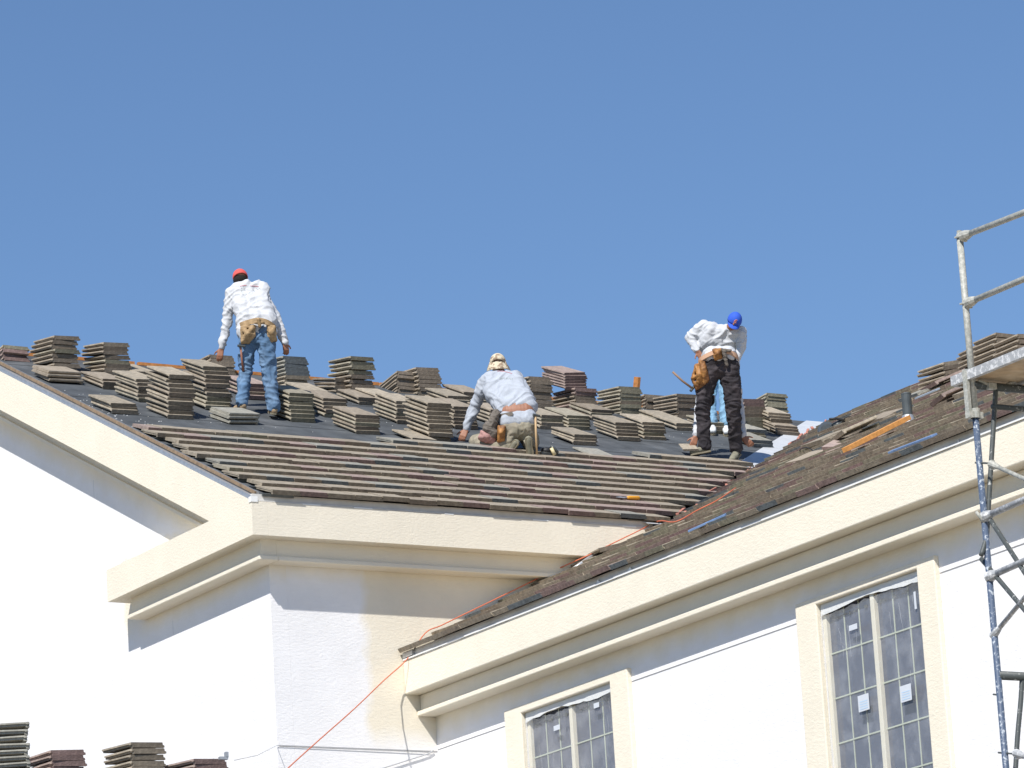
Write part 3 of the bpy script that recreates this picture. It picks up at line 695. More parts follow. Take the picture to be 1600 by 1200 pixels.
# circular saw
sc = at(1300, 672, dep(roofB(1300, 676))-.45)
saw = tag(empty('circular_saw', sc), 'grey corded circular saw resting on tiles at the valley top', 'circular saw')
d_ = dep(sc)
ax = (RT*.25 - FW*.85 + UP*.45).normalized(); a1 = ax.orthogonal().normalized(); a2 = ax.cross(a1)
def disc(mb, c, r, th, n=24):
    mb.tube([c-ax*th/2, c+ax*th/2], r, n)
m = MB(); disc(m, at(1293, 674, d_), .125, .05); m.build('blade_guard', mat('saw_grey', (.10, .12, .14), .45, metal=.3), saw)
m = MB(); disc(m, at(1293, 674, d_-.03), .095, .03); m.build('blade', M_DKMET, saw)
m = MB(); disc(m, at(1293, 674, d_-.05), .03, .03); m.build('hub', M_GALV, saw)
m = MB(); m.tube([at(1303, 668, d_+.05), at(1316, 660, d_+.05)], .05, 12, rs=[.06, .045]); m.build('motor', M_DKMET, saw, smooth=True)
m = MB(); m.tube([at(1296, 655, d_-.02), at(1306, 654, d_), at(1316, 656, d_+.02), at(1320, 661, d_+.02)], .016, 8); m.build('handle', M_DARK, saw, smooth=True)
m = MB(); m.bar(at(1278, 681, d_), at(1300, 690, d_), .14, .008, up=NB); m.build('base_plate', M_GALV, saw)
m = MB(); m.tube([at(1316, 660, d_), at(1320, 653, d_), at(1325, 651, d_), at(1332, 652, d_), at(1338, 657, dep(roofB(1338, 657))-.05), at(1345, 668, dep(roofB(1345, 668))-.08)], .008, 8); m.build('power_cord', M_DARK, saw, smooth=True)
# cable loops near the valley
m = MB(); m.tube([roofB(x_, y_, u_) for x_, y_, u_ in ((1248, 706, .08), (1252, 701, .14), (1260, 699, .16), (1268, 702, .12), (1272, 708, .08))], .007, 6); thing_mesh(m, 'cable_loop', M_DARK, 'black cable loop on tiles left of the pink loose tile', 'cable', smooth=True)
# hammer (orange grip) on the laid tiles
p = roofA(964, 777, .09); q = roofA(999, 778, .09)
hm = tag(empty('trowel', p), 'trowel with yellow orange handle lying on the laid tiles', 'trowel')
hdir = (q-p).normalized()
m = MB(); k = p.lerp(q, .45); m.tube([k, k+hdir*.02, q-hdir*.02, q], .02, 10, rs=[.014, .021, .023, .016]); m.build('handle', mat('yellow_orange_grip', (.72, .33, .03), .5), hm, smooth=True)
m = MB(); m.tube([p.lerp(q, .30), k], .008, 8); m.build('neck', M_GALV, hm)
m = MB(); sd = hdir.cross(NA); m.add([p-hdir*.02, p+hdir*.09+sd*.04, p+hdir*.11, p+hdir*.09-sd*.04]+[x_+NA*.004 for x_ in (p-hdir*.02, p+hdir*.09+sd*.04, p+hdir*.11, p+hdir*.09-sd*.04)], [(3, 2, 1, 0), (4, 5, 6, 7), (0, 1, 5, 4), (1, 2, 6, 5), (2, 3, 7, 6), (3, 0, 4, 7)]); m.build('blade', M_GALV, hm)
# nail gun / hammer lying right of the kneeling man
p = roofA(862, 712, .06)
ng = tag(empty('nail_gun', p), 'black nail gun with pale collar lying right of kneeling man', 'nail gun')
dd = dep(p)
m = MB(); m.tube([at(845, 705, dd), at(862, 703, dd)], .035, 10); m.tube([at(846, 706, dd), at(848, 716, dd)], .03, 8); m.build('body', M_DARK, ng, smooth=True)
m = MB(); m.tube([at(861, 700, dd-.02), at(867, 711, dd-.02)], .022, 10); m.build('collar', mat('pale_yellow_plastic', (.7, .6, .35), .5), ng, smooth=True)
m = MB(); m.tube([at(860, 697, dd), at(866, 700, dd), at(872, 708, dd)], .018, 8); m.tube([at(868, 714, dd), at(886, 718, dd)], .016, 8); m.build('magazine', M_DKMET, ng, smooth=True)
# orange rope over the wing roof edge and hanging free
rp = [(1150, 762), (1120, 782), (1090, 797), (1056, 815), (1030, 829), (1000, 847), (960, 868), (920, 887), (868, 908), (820, 930), (780, 950), (730, 973), (690, 992), (665, 1004)]
pts = []
for (x_, y_) in rp:
    if x_ < 1050: g_ = onpl(x_, y_, (0, 1, 0), -.08 if x_ > 868 else .22); g_.z = max(g_.z, zB(g_.x)+.135)
    else: g_ = roofB(x_, y_, .13)
    pts.append(g_)
e0 = V((XB-.02, .2, ZB+ZD-.0)); pts.append(onpl(636, 1030, (1, 0, 0), XB-.03))
hang = [at(x_, y_, dep(pts[-1])-1.6*(k+.2)) for k, (x_, y_) in enumerate(((600, 1063), (553, 1108), (500, 1155), (446, 1204), (400, 1250)))]
def smooth_pts(P, n=5):
    out = []
    for i in range(len(P)-1):
        p0 = P[max(i-1, 0)]; p1 = P[i]; p2 = P[i+1]; p3 = P[min(i+2, len(P)-1)]
        for k in range(n):
            t = k/n; out.append(.5*((2*p1)+(p2-p0)*t+(2*p0-5*p1+4*p2-p3)*t*t+(3*p1-p0-3*p2+p3)*t**3))
    out.append(P[-1]); return out
m = MB(); m.tube(smooth_pts(pts+hang), .0062, 8); thing_mesh(m, 'safety_rope', M_ROPE, 'orange safety rope along the wing roof edge then hanging down', 'rope', smooth=True)
# wire from the low stack
m = MB(); a_ = at(366, 1188, LOW); b_ = onpl(432, 1165, (0, 1, 0), O-.01); m.tube([a_, a_.lerp(b_, .5)-V((0, 0, .03)), b_, onpl(675, 1176, (0, 1, 0), O-.012)], .0035, 6); thing_mesh(m, 'thin_wire', M_GALV, 'thin grey wire running from low tile stack to wall corner', 'wire')
m = MB(); a_ = at(349, 1187, LOW-.02); m.box((-.04, -.02, 0), (.04, .02, .025), M=Matrix.Translation(a_)); m.box((.02, -.02, .02), (.045, .02, .07), M=Matrix.Translation(a_)); thing_mesh(m, 'metal_clip', M_GALV, 'small metal clip on top of the right low stack', 'clip')
m = MB(); m.tube(smooth_pts([onpl(x_, y_, (0, 1, 0), O-.02) for x_, y_ in ((677, 1172), (668, 1178), (640, 1187), (615, 1195), (590, 1203))]), .007, 6); thing_mesh(m, 'painted_curved_shadow', mat('painted_curved_shadow', (.45, .46, .48), .6), 'grey strand standing in for a curved shadow on white wall below the wing cornice', 'cable', smooth=True)  # thin grey tube drawn in place of a curved cast shadow on the wall

# ------------------------------------------------------------------ people
dg = bpy.context.evaluated_depsgraph_get
def remesh(mb, name, mt, voxel, parent=None, smooth=8, folds=0., fscale=.1, seed=0, loc=None):
    """one continuous surface grown round a set of tapered capsules"""
    me = mb.mesh(name); o = bpy.data.objects.new(name, me); COL.objects.link(o)
    r_ = o.modifiers.new('r', 'REMESH'); r_.mode = 'VOXEL'; r_.voxel_size = voxel; r_.use_smooth_shade = True
    sm = o.modifiers.new('s', 'SMOOTH'); sm.factor = .5; sm.iterations = smooth
    bpy.context.view_layer.update()
    ev = o.evaluated_get(dg()); m2 = bpy.data.meshes.new_from_object(ev)
    if folds:
        nrm = [v.normal.copy() for v in m2.vertices]
        for v, n_ in zip(m2.vertices, nrm):
            c = v.co; q = V((c.x+seed, c.y, c.z))
            # stretched, ridged noise reads as creases in cloth
            w_ = mnoise.noise(q*3.1)*2.2
            a = mnoise.noise(V((q.x/fscale*.5+w_, q.y/fscale*.5, q.z/fscale*.8+w_)))
            b = mnoise.noise(V((q.x/fscale*1.0+w_*1.2, q.y/fscale*1.0, q.z/fscale*1.6-w_)))
            v.co = c+n_*folds*((1-min(1, abs(a)*3.2))*1.1+(1-min(1, abs(b)*3.2))*.5-.5)
    o.modifiers.clear(); o.data = m2; m2.name = name
    m2.materials.clear(); m2.materials.append(mt)
    m2.polygons.foreach_set('material_index', [0]*len(m2.polygons)); m2.polygons.foreach_set('use_smooth', [True]*len(m2.polygons)); m2.update()
    if loc is not None: m2.transform(Matrix.Translation(-V(loc))); o.location = loc
    bpy.data.meshes.remove(me)
    setpar(o, parent); return o
M_SKIN = mat('tanned_skin', (.30, .135, .08), .55, var=.12, vscale=9)
M_HAIR = mat('black_hair', (.010, .008, .007), .9, bump=.004, bscale=90)
M_SHIRT = mat('white_cotton', (.54, .55, .57), .9, var=.05, vscale=6)
M_SHIRT2 = mat('grey_white_cotton', (.40, .43, .48), .9, var=.06, vscale=6)
M_JEAN = mat('faded_denim', (.085, .16, .27), .9, var=.35, vscale=5, col2=(.17, .26, .38), mixlo=.4, mixhi=.7)
M_JEAND = mat('dark_denim', (.05, .09, .16), .9, var=.3, vscale=5)
M_KHAKI = mat('khaki_cotton', (.30, .265, .20), .9, var=.2, vscale=6, col2=(.23, .21, .155))
M_CHAR = mat('charcoal_cotton', (.030, .026, .030), .9, var=.3, vscale=5, col2=(.085, .07, .075), mixlo=.45, mixhi=.75)
M_BOOT = mat('tan_suede', (.36, .26, .16), .9, var=.25, vscale=9)
M_BOOTG = mat('grey_olive_boot', (.20, .19, .14), .85, var=.25, vscale=9)
M_SOLE = mat('rubber_sole', (.22, .19, .13), .85, var=.2, vscale=12)
M_LTAN = mat('tan_leather', (.42, .29, .16), .8, var=.3, vscale=9, col2=(.30, .20, .10))
M_LBRN = mat('brown_leather', (.20, .085, .03), .6, var=.4, vscale=9, col2=(.36, .17, .05))
M_LRED = mat('dusty_pink_leather', (.36, .20, .18), .85, var=.25, vscale=9)
M_LGRY = mat('grey_leather', (.15, .13, .11), .85, var=.3, vscale=9)
M_RED = mat('red_cap_cotton', (.66, .10, .09), .85, var=.1, vscale=9)
M_BLUE = mat('blue_cap_cotton', (.03, .10, .55), .8, var=.08, vscale=9)
M_CAMO = mat('desert_camouflage_cotton', (.60, .52, .38), .9, col2=(.30, .22, .15), vscale=24, mixlo=.50, mixhi=.54)
M_BELTP = mat('peach_webbing', (.55, .34, .22), .8)

def limb(mb, pts):
    for (a, ra), (b, rb) in zip(pts, pts[1:]): mb.cap(a, ra, b, rb)
def hand(mb, wrist, dirn, palm_n, side=1, curl=.5, k=1.0):
    """palm, four unequal bent fingers and a thumb leaving the side of the palm"""
    d = V(dirn).normalized(); n = V(palm_n); n = (n-d*n.dot(d)).normalized(); s_ = d.cross(n)*side
    L = .085*k; c = V(wrist)
    for t_ in (-.028, -.009, .010, .029): mb.cap(c+s_*t_*.55*k, .017*k, c+d*L+s_*t_*k, .0125*k)
    for t_, ln, cu in ((-.031, .070, .95), (-.0105, .080, 1.0), (.011, .074, 1.08), (.031, .058, 1.2)):
        b = c+d*L+s_*t_*k; a1_ = curl*cu; d1 = d*math.cos(a1_*.6)+n*math.sin(a1_*.6); j1 = b+d1*ln*.45*k
        d2 = d*math.cos(a1_*1.4)+n*math.sin(a1_*1.4); j2 = j1+d2*ln*.32*k; d3 = d*math.cos(a1_*1.9)+n*math.sin(a1_*1.9); j3 = j2+d3*ln*.25*k
        mb.cap(b, .0095*k, j1, .0088*k, 8); mb.cap(j1, .0088*k, j2, .008*k, 8); mb.cap(j2, .008*k, j3, .0068*k, 8)
    tb = c+d*.025*k-s_*.03*k; td = (d*.6-s_*.75+n*.35).normalized(); t1 = tb+td*.04*k; t2 = t1+(td*.7+d*.5+n*.2).normalized()*.03*k
    mb.cap(tb, .014*k, t1, .011*k, 8); mb.cap(t1, .011*k, t2, .009*k, 8)
def head(mb, c, up, fwd, k=1.):
    up = V(up).normalized(); f = V(fwd); f = (f-up*f.dot(up)).normalized(); s_ = up.cross(f)
    Mx = Matrix((s_, f, up)).transposed()
    mb.ball(c+up*.025*k-f*.008*k, (.076*k, .094*k, .088*k), M=Mx, nu=20, nv=14)
    mb.ball(c-up*.04*k+f*.02*k, (.058*k, .066*k, .068*k), M=Mx, nu=18, nv=12)
    mb.cap(c-up*.085*k+f*.055*k, .022*k, c-up*.075*k+f*.03*k, .035*k)          # chin
    mb.cap(c+up*.02*k+f*.088*k, .009*k, c-up*.018*k+f*.104*k, .014*k, 8)       # nose
    mb.cap(c+up*.03*k+f*.083*k-s_*.03*k, .011*k, c+up*.03*k+f*.083*k+s_*.03*k, .011*k, 8)   # brow
    mb.cap(c-up*.048*k+f*.082*k-s_*.02*k, .009*k, c-up*.048*k+f*.082*k+s_*.02*k, .009*k, 8)  # lips
    for q in (-1, 1): mb.ball(c+s_*.078*k*q-f*.005*k-up*.005*k, (.012*k, .022*k, .033*k), M=Mx, nu=10, nv=8)
def eyes(c, up, fwd, parent, k=1.):
    up = V(up).normalized(); f = V(fwd); f = (f-up*f.dot(up)).normalized(); s_ = up.cross(f)
    for q in (-1, 1):
        m_ = MB(); m_.ball(c+s_*.03*k*q+f*.084*k+up*.008*k, .011*k, nu=10, nv=8); m_.build('eye', M_DARK, parent, smooth=True)
def dome(mb, c, up, fwd, r=(.089, .106, .10), low=-.15, nu=28, nv=10):
    up = V(up).normalized(); f = V(fwd); f = (f-up*f.dot(up)).normalized(); s_ = up.cross(f); k = len(mb.v)
    vs = [c+up*r[2]]; 
    for i in range(1, nv+1):
        t_ = math.acos(low)*i/nv
        for j in range(nu):
            p_ = 2*math.pi*j/nu; vs.append(c+s_*r[0]*math.sin(t_)*math.cos(p_)+f*r[1]*math.sin(t_)*math.sin(p_)+up*r[2]*math.cos(t_))
    fs = [(0, 1+j, 1+(j+1) % nu) for j in range(nu)]
    for i in range(nv-1): a = 1+i*nu; fs += [(a+j, a+nu+j, a+nu+(j+1) % nu, a+(j+1) % nu) for j in range(nu)]
    mb.add(vs, fs); return mb
def brim(mb, c, up, fwd, L=.07, wd=.085, drop=.25, th=.004):
    up = V(up).normalized(); f = V(fwd); f = (f-up*f.dot(up)).normalized(); s_ = up.cross(f); n = 14; vs = []
    for lay in (0, 1):
        for row in (0, 1, 2):
            for j in range(n+1):
                a = -1+2*j/n; x_ = a*wd; inner = math.sqrt(max(0, 1-a*a))*.098; out = inner+L*math.sqrt(max(0, 1-abs(a)**2.6))*row/2
                yy = .0+inner if row == 0 else out
                vs.append(c+s_*x_+f*yy-up*(drop*(yy-inner)+.35*abs(a)**2*.05*row/2)+up*(th*lay))
    w_ = n+1; fs = []
    for row in (0, 1):
        for j in range(n):
            a = row*w_+j; fs.append((a, a+1, a+w_+1, a+w_)); b = a+3*w_; fs.append((b, b+w_, b+w_+1, b+1))
    for j in range(n): a = 2*w_+j; fs.append((a, a+1, a+1+3*w_, a+3*w_))
    mb.add(vs, fs); return mb
def solid(o, t_=.004):
    md = o.modifiers.new('thickness', 'SOLIDIFY'); md.thickness = t_; md.offset = 0; return o
def boot(mb, ankle, toe, up=(0, 0, 1), k=1.):
    a = V(ankle); t_ = V(toe); d = (t_-a); u_ = V(up).normalized(); sd = d.cross(u_).normalized()
    sole = a+d*-.15-u_*.02
    mb.cap(a+u_*.03, .048*k, a, .046*k); mb.cap(a-d.normalized()*.02, .044*k, a+d*.55-u_*.01, .040*k)
    for q in (-.018, .018): mb.cap(a+d*.4+sd*q-u_*.012, .034*k, t_+sd*q*.8-u_*.012, .03*k)
def sole(mb, ankle, toe, up=(0, 0, 1)):
    a = V(ankle); t_ = V(toe); d = (t_-a).normalized(); L = (t_-a).length; u_ = V(up); u_ = (u_-d*u_.dot(d)).normalized(); sd = d.cross(u_)
    pts_ = [(-.06, .03), (-.045, .04), (.05, .034), (.6*L, .045), (L, .046), (L+.03, .03), (L+.04, 0)]
    out = [(x_, w_) for x_, w_ in pts_]+[(x_, -w_) for x_, w_ in pts_[::-1][1:]]+[(-.065, 0)]
    n = len(out); vs = [a+d*x_+sd*w_-u_*h_ for h_ in (.042, .062) for x_, w_ in out]
    mb.add(vs, [tuple(range(n)), tuple(range(n, 2*n))[::-1]]+[(i, i+n, (i+1) % n+n, (i+1) % n) for i in range(n)])

def J(px, py, D): return at(px, py, D)
UPV = V((0, 0, 1)); FH = V((FW.x, FW.y, 0)).normalized(); RH = V((RT.x, RT.y, 0)).normalized()

def marks(parent, shirt, items, D, mt, name, th=.0015):
    """short strokes laid on the cloth where the photo shows print"""
    me = shirt.data; bv = BVHTree.FromPolygons([tuple(shirt.matrix_world @ v.co) if False else tuple(v.co) for v in me.vertices], [tuple(p.vertices) for p in me.polygons])
    m_ = MB(); off = shirt.location
    for pl, r_ in items:
        P = []
        for (x_, y_) in pl:
            d = ray(x_, y_).normalized(); o_ = CAM-off; h_ = bv.ray_cast(o_, d)
            if h_[0] is None: continue
            P.append(h_[0]+off+h_[1]*.002)
        if len(P) > 1: m_.tube(P, r_, 5)
    return m_.build(name, mt, parent)

# ---- man with the red cap, standing with his back to the camera
D1 = dep(roofA(395, 645)); 
def person(name, body_mb, label, base, voxel=.0075):
    o = remesh(body_mb, name, M_SKIN, voxel, None, smooth=3, loc=base); return tag(o, label, 'person', 'roofers working on the roof')
b = D1
fl = roofA(379, 640, .07); fr = roofA(428, 647, .07)
hL, hR = J(388, 528, b), J(415, 530, b-.02)
kL, kR = J(383, 582, b-.03), J(421, 585, b-.10)
aL, aR = fl+V((0, 0, .06)), fr+V((0, 0, .06))
wst = J(401, 500, b+.05); chest = J(392, 470, b+.22); nk = J(379, 449, b+.38); hd = J(375.5, 436, b+.47)
sL, sR = J(362, 459, b+.28), J(407, 461, b+.26)
eL, eR = J(356, 497, b+.22), J(432, 500, b+.18); wL, wR = J(346, 545, b+.14), J(445, 536, b+.10)
m = MB(); limb(m, [(wst, .08), (chest, .085), (nk, .055), (hd-UPV*.03, .05)]); limb(m, [(sL, .055), (eL, .042), (wL, .027)]); limb(m, [(sR, .055), (eR, .042), (wR, .027)])
limb(m, [(chest, .07), (sL, .05)]); limb(m, [(chest, .07), (sR, .05)]); limb(m, [(wst, .08), (hL, .08), (kL, .05), (aL, .03)]); limb(m, [(wst, .08), (hR, .08), (kR, .05), (aR, .03)])
head(m, hd, (UPV*.85+FH*.5-RH*.1), FH-UPV*.6-RH*.15)
hand(m, wL, J(341, 568, b+.10)-wL, FH*1-UPV*.2, 1, .55); hand(m, wR, J(449, 556, b+.08)-wR, FH-RH*.5, -1, .7)
man1 = person('person', m, 'man in red cap, white shirt and jeans standing with back to camera', (fl+fr)/2)
m = MB(); c1 = J(385, 449, b+.28)
for q, w_ in ((-.5, .10), (0, .115), (.5, .10)):
    m.cap(c1+RH*.30*q-UPV*.02+RH*.04, .085, chest+RH*.22*q, .12); m.cap(chest+RH*.22*q, .12, wst+RH*.26*q, .105); m.cap(wst+RH*.26*q, .105, J(401, 519, b)+RH*.26*q, .108)
limb(m, [(c1-RH*.10, .07), (sL, .078), (eL, .060), (wL+(eL-wL)*.04, .043)]); limb(m, [(c1+RH*.12, .08), (sR, .080), (eR, .062), (wR+(eR-wR)*.04, .043)])
m.cap(nk-FH*.03-UPV*.02, .062, c1, .09)
sh1 = remesh(m, 'shirt', M_SHIRT, .011, man1, folds=.015, fscale=.11, seed=1)
m = MB(); limb(m, [(J(390, 520, b), .118), (hL, .112), (kL, .080), (aL+UPV*.03, .072)]); limb(m, [(J(412, 520, b), .118), (hR, .112), (kR, .082), (aR+UPV*.03, .076)]); m.cap(hL, .11, hR, .11)
remesh(m, 'trousers', M_JEAN, .011, man1, folds=.016, fscale=.085, seed=4)
for a_, dr in ((aL, FH*.8-RH*.3), (aR, FH*.6+RH*.25)):
    tt = a_+(EY*.5+dr*.5).normalized()*.17; m = MB(); boot(m, a_-UPV*.02, tt-UPV*.03, NA); bt = remesh(m, 'boot', M_BOOT, .008, man1, smooth=3)
    m = MB(); sole(m, a_-UPV*.0, tt, NA); m.build('sole', M_SOLE, bt)
m = MB(); dome(m, hd+UPV*.02, UPV*.85+FH*.45-RH*.15, FH-UPV*.4, low=-.25); cp = solid(m.build('cap', M_RED, man1, smooth=True)); m = MB(); brim(m, hd+FH*.02+UPV*.02, UPV*.85+FH*.45-RH*.15, FH-UPV*.4); m.build('brim', M_RED, cp, smooth=True)
m = MB(); m.ball(hd-FH*.02-UPV*.022, (.086, .086, .075), nu=18, nv=12); m.build('hair', M_HAIR, man1, smooth=True)
# tool belt with two tan pouches
def belt(pts_, mt, parent, w_=.06, th=.012):
    m_ = MB(); P = smooth_pts([V(p_) for p_ in pts_], 6)
    cc = sum(P, V())/len(P); vs = []
    for i, p_ in enumerate(P):
        o_ = (p_-cc); o_.z = 0; o_.normalize()
        vs += [p_+UPV*w_/2, p_-UPV*w_/2, p_-UPV*w_/2+o_*th, p_+UPV*w_/2+o_*th]
    fs = []
    for i in range(len(P)-1):
        for k in range(4): fs.append((i*4+k, i*4+(k+1) % 4, (i+1)*4+(k+1) % 4, (i+1)*4+k))
    fs += [(0, 1, 2, 3), tuple((len(P)-1)*4+k for k in (3, 2, 1, 0))]
    m_.add(vs, fs); return m_.build('tool_belt', mt, parent, smooth=False)
bl = belt([J(374, 512, b+.1), J(377, 508, b-.07), J(392, 503, b-.13), J(404, 501, b-.14), J(417, 504, b-.12), J(428, 511, b-.05), J(431, 514, b+.1)], M_LTAN, man1, .065)
def pouch(corners, D, bulge, mt, parent, name='pouch', back=.07, vox=.008, sd=0):
    m_ = MB(); P = [J(x_, y_, D) for x_, y_ in corners]; c_ = sum(P, V())/len(P)
    n = len(P)
    for i in range(n):
        a_ = P[i].lerp(c_, .22); b_ = P[(i+1) % n].lerp(c_, .22); m_.cap(a_, .02, b_, .02, 8); m_.cap(a_, .02, c_-FH*bulge, .035, 8)
        m_.cap(a_+FH*back, .018, b_+FH*back, .018, 8); m_.cap(a_+FH*back, .018, c_+FH*back, .03, 8); m_.cap(a_, .02, a_+FH*back, .018, 8)
    return remesh(m_, name, mt, vox, parent, smooth=5, folds=.005, fscale=.05, seed=sd)
pouch([(375, 508), (399, 506), (400, 524), (388, 538), (376, 538)], b-.13, .05, M_LTAN, bl, sd=2)
pouch([(417, 505), (430, 508), (432, 532), (424, 536), (418, 524)], b-.10, .04, M_LTAN, bl, sd=5)
m = MB(); m.cap(J(404, 499, b-.16), .022, J(406, 510, b-.16), .02); m.cap(J(399, 504, b-.15), .018, J(411, 504, b-.15), .018); remesh(m, 'buckle_flap', M_LTAN, .006, bl, smooth=4)
m = MB(); m.tube([J(376, 542, b-.14), J(378, 562, b-.13), J(380, 580, b-.12)], .013, 8, rs=[.012, .012, .016]); hmr = thing_mesh(m, 'hammer', mat('reddish_wood_handle', (.30, .13, .08), .6), 'hammer hanging from the red cap man tool belt', 'hammer', smooth=True)
m = MB(); m.tube([J(371, 540, b-.16), J(383, 541, b-.14)], .014, 8); m.build('head', M_DKMET, hmr)
M_PR = mat('faded_red_print', (.55, .22, .24), .9); M_PG = mat('faded_grey_print', (.42, .46, .46), .9)
bpy.context.view_layer.update()
marks(man1, sh1, [([(375+i*1.0, 447.6-abs(i-7)*-.0-.25*min(i, 7)) for i in range(11)], .004), ([(391+i*1.0, 446.8+.05*i*i*.12) for i in range(14)], .004)], b, M_PR, 'red_print')
marks(man1, sh1, [([(376, 451), (383, 450.5)], .003), ([(376.5, 453.5), (383.5, 453)], .003), ([(377, 449), (377, 456)], .002), ([(400, 450), (403, 453), (406, 450), (408, 454)], .002), ([(379, 460), (385, 460), (391, 457)], .0022), ([(395, 452), (398, 456)], .002)], b, M_PG, 'grey_print')

# ---- kneeling man with the camouflage hat
p2 = roofA(812, 705, .05); b = dep(p2)-.05
hipc = J(806, 662, b+.12); wst = J(803, 640, b+.14); chest = J(790, 610, b+.33); nk = J(783, 583, b+.50); hd = J(778, 569, b+.58)
sL, sR = J(759, 596, b+.44), J(806, 600, b+.40)
eL = J(741, 637, b+.50); wL = J(728, 672, b+.42); eR = J(822, 630, b+.55); wR = J(812, 668, b+.62)
hL, hR = J(793, 668, b+.10), J(820, 668, b+.08)
kL, kR = J(745, 690, b+.22), J(829, 690, b+.40)
fL, fR = J(797, 688, b-.10), J(827, 684, b-.12)
m = MB(); limb(m, [(hipc, .12), (wst, .08), (chest, .085), (nk, .055), (hd-UPV*.02, .05)]); limb(m, [(chest, .07), (sL, .05), (eL, .045), (wL, .028)]); limb(m, [(chest, .07), (sR, .05), (eR, .045), (wR, .028)])
limb(m, [(hL, .08), (kL, .05), (J(788, 694, b), .03)]); limb(m, [(hR, .08), (kR, .05), (J(827, 692, b), .03)])
# bare strip of lower back
for q in (-.10, -.06, -.02, .02, .06, .10): m.cap(J(808, 645, b+.075)+RH*q, .106-abs(q)*.05, J(807, 637, b+.115)+RH*q, .104-abs(q)*.05)
head(m, hd, UPV*.8+FH*.55, FH-UPV*.6); hand(m, wL, J(719, 690, b+.32)-wL, FH-UPV*.3, 1, .7, 1.1); hand(m, wR, -UPV+FH*.2, -FH, -1, .6)
man2 = person('person', m, 'kneeling man in desert camouflage hat and khaki trousers laying tiles', p2)
m = MB(); c1 = J(786, 592, b+.42)
for q in (-.5, -.25, 0, .25, .5):
    m.cap(c1+RH*.28*q, .10, chest+RH*.26*q+RH*.01, .135); m.cap(chest+RH*.26*q, .135, J(806, 635, b+.14)+RH*.27*q, .120)
limb(m, [(c1-RH*.1, .08), (sL, .085), (eL, .066), (wL+(eL-wL)*.05, .045)]); limb(m, [(c1+RH*.1, .08), (sR, .085), (eR, .062), (wR, .045)]); m.cap(nk-UPV*.02, .066, c1, .09)
sh2 = remesh(m, 'shirt', M_SHIRT2, .011, man2, folds=.016, fscale=.12, seed=7)
m = MB()
for q in (-.5, -.25, 0, .25, .5): m.cap(J(809, 653, b+.055)+RH*.22*q, .116, J(809, 657, b+.045)+RH*.22*q, .122)
remesh(m, 'undershirt', M_SHIRT2, .01, man2, folds=.005, fscale=.08, seed=9)
m = MB(); m.cap(J(797, 670, b+.05), .135, J(820, 670, b+.04), .135); limb(m, [(hL, .13), (J(772, 686, b+.12), .11), (kL, .085), (J(770, 700, b+.0), .07), (J(792, 690, b-.02), .062)]); limb(m, [(hR, .13), (kR, .1), (J(828, 694, b+.1), .075), (J(827, 690, b-.02), .062)])
m.cap(J(793, 684, b-.02), .055, J(788, 704, b-.06), .05); m.cap(J(799, 682, b-.02), .05, J(795, 702, b-.06), .045)
remesh(m, 'trousers', M_KHAKI, .011, man2, folds=.014, fscale=.10, seed=11)
for a_, t_ in ((J(806, 692, b-.10), J(794, 709, b-.06)), (J(826, 687, b-.12), J(828, 709, b-.08))):
    m = MB(); m.cap(a_, .046, t_, .042); bt = remesh(m, 'boot', M_KHAKI if t_ is None else M_BOOTG, .008, man2, smooth=3)
    m = MB(); sole(m, a_+(t_-a_)*.1+FH*.03, t_+FH*.03, FH); m.build('sole', M_SOLE, bt)
m = MB(); dome(m, hd+UPV*.02, UPV*.8+FH*.45, FH-UPV*.3, r=(.096, .114, .107), low=-.42); cp = solid(m.build('hat', M_CAMO, man2, smooth=True))
m = MB(); n = 16; vs = []
for i in range(5):
    for j in range(n+1):
        a_ = math.pi*(1.0+j/n)+.0; rr_ = .098+.012*i+.006*math.sin(j*1.9+i)
        vs.append(hd+UPV*(.02-.028*i)+(RH*math.cos(a_)*rr_*.98+FH*math.sin(a_)*rr_*.9))
m.add(vs, [(i*(n+1)+j, i*(n+1)+j+1, (i+1)*(n+1)+j+1, (i+1)*(n+1)+j) for i in range(4) for j in range(n)]); solid(m.build('neck_flap', M_CAMO, cp, smooth=True))
m = MB(); brim(m, hd+FH*.02+UPV*.02, UPV*.8+FH*.45, FH-UPV*.3); m.build('brim', M_CAMO, cp, smooth=True)
bl = belt([J(772, 655, b+.3), J(778, 652, b+.05), J(788, 649, b-.03), J(800, 646, b-.06)], M_LGRY, man2, .05)
m = MB(); m.cap(J(775, 646, b-.02), .05, J(769, 663, b-.03), .06); m.cap(J(764, 668, b-.02), .075, J(770, 676, b-.02), .07); remesh(m, 'pouch', M_LGRY, .008, bl, folds=.008, fscale=.05)
pouch([(750, 672), (762, 676), (776, 684), (774, 694), (760, 692), (746, 684)], b-.02, .05, M_LRED, bl, sd=3)
pouch([(778, 664), (789, 664), (788, 690), (778, 692)], b-.08, .04, M_LBRN, bl, sd=4)
m = MB(); m.tube([J(836.5, 648, b-.04), J(837.5, 680, b-.08), J(839, 713, b-.10)], .013, 8); hmr = thing_mesh(m, 'hammer', mat('pale_wood_handle', (.50, .34, .18), .6), 'pale handled hammer hanging at the kneeling man right hip', 'hammer', smooth=True)
m = MB(); m.tube([J(833, 648, b-.06), J(843, 650, b-.02)], .016, 8); m.build('head', M_DKMET, hmr)
bpy.context.view_layer.update()
marks(man2, sh2, [([(777, 580.3), (783, 580.2), (789, 580.8), (795, 582.2), (800, 584)], .004)], b, M_PR, 'red_print')
lt = []
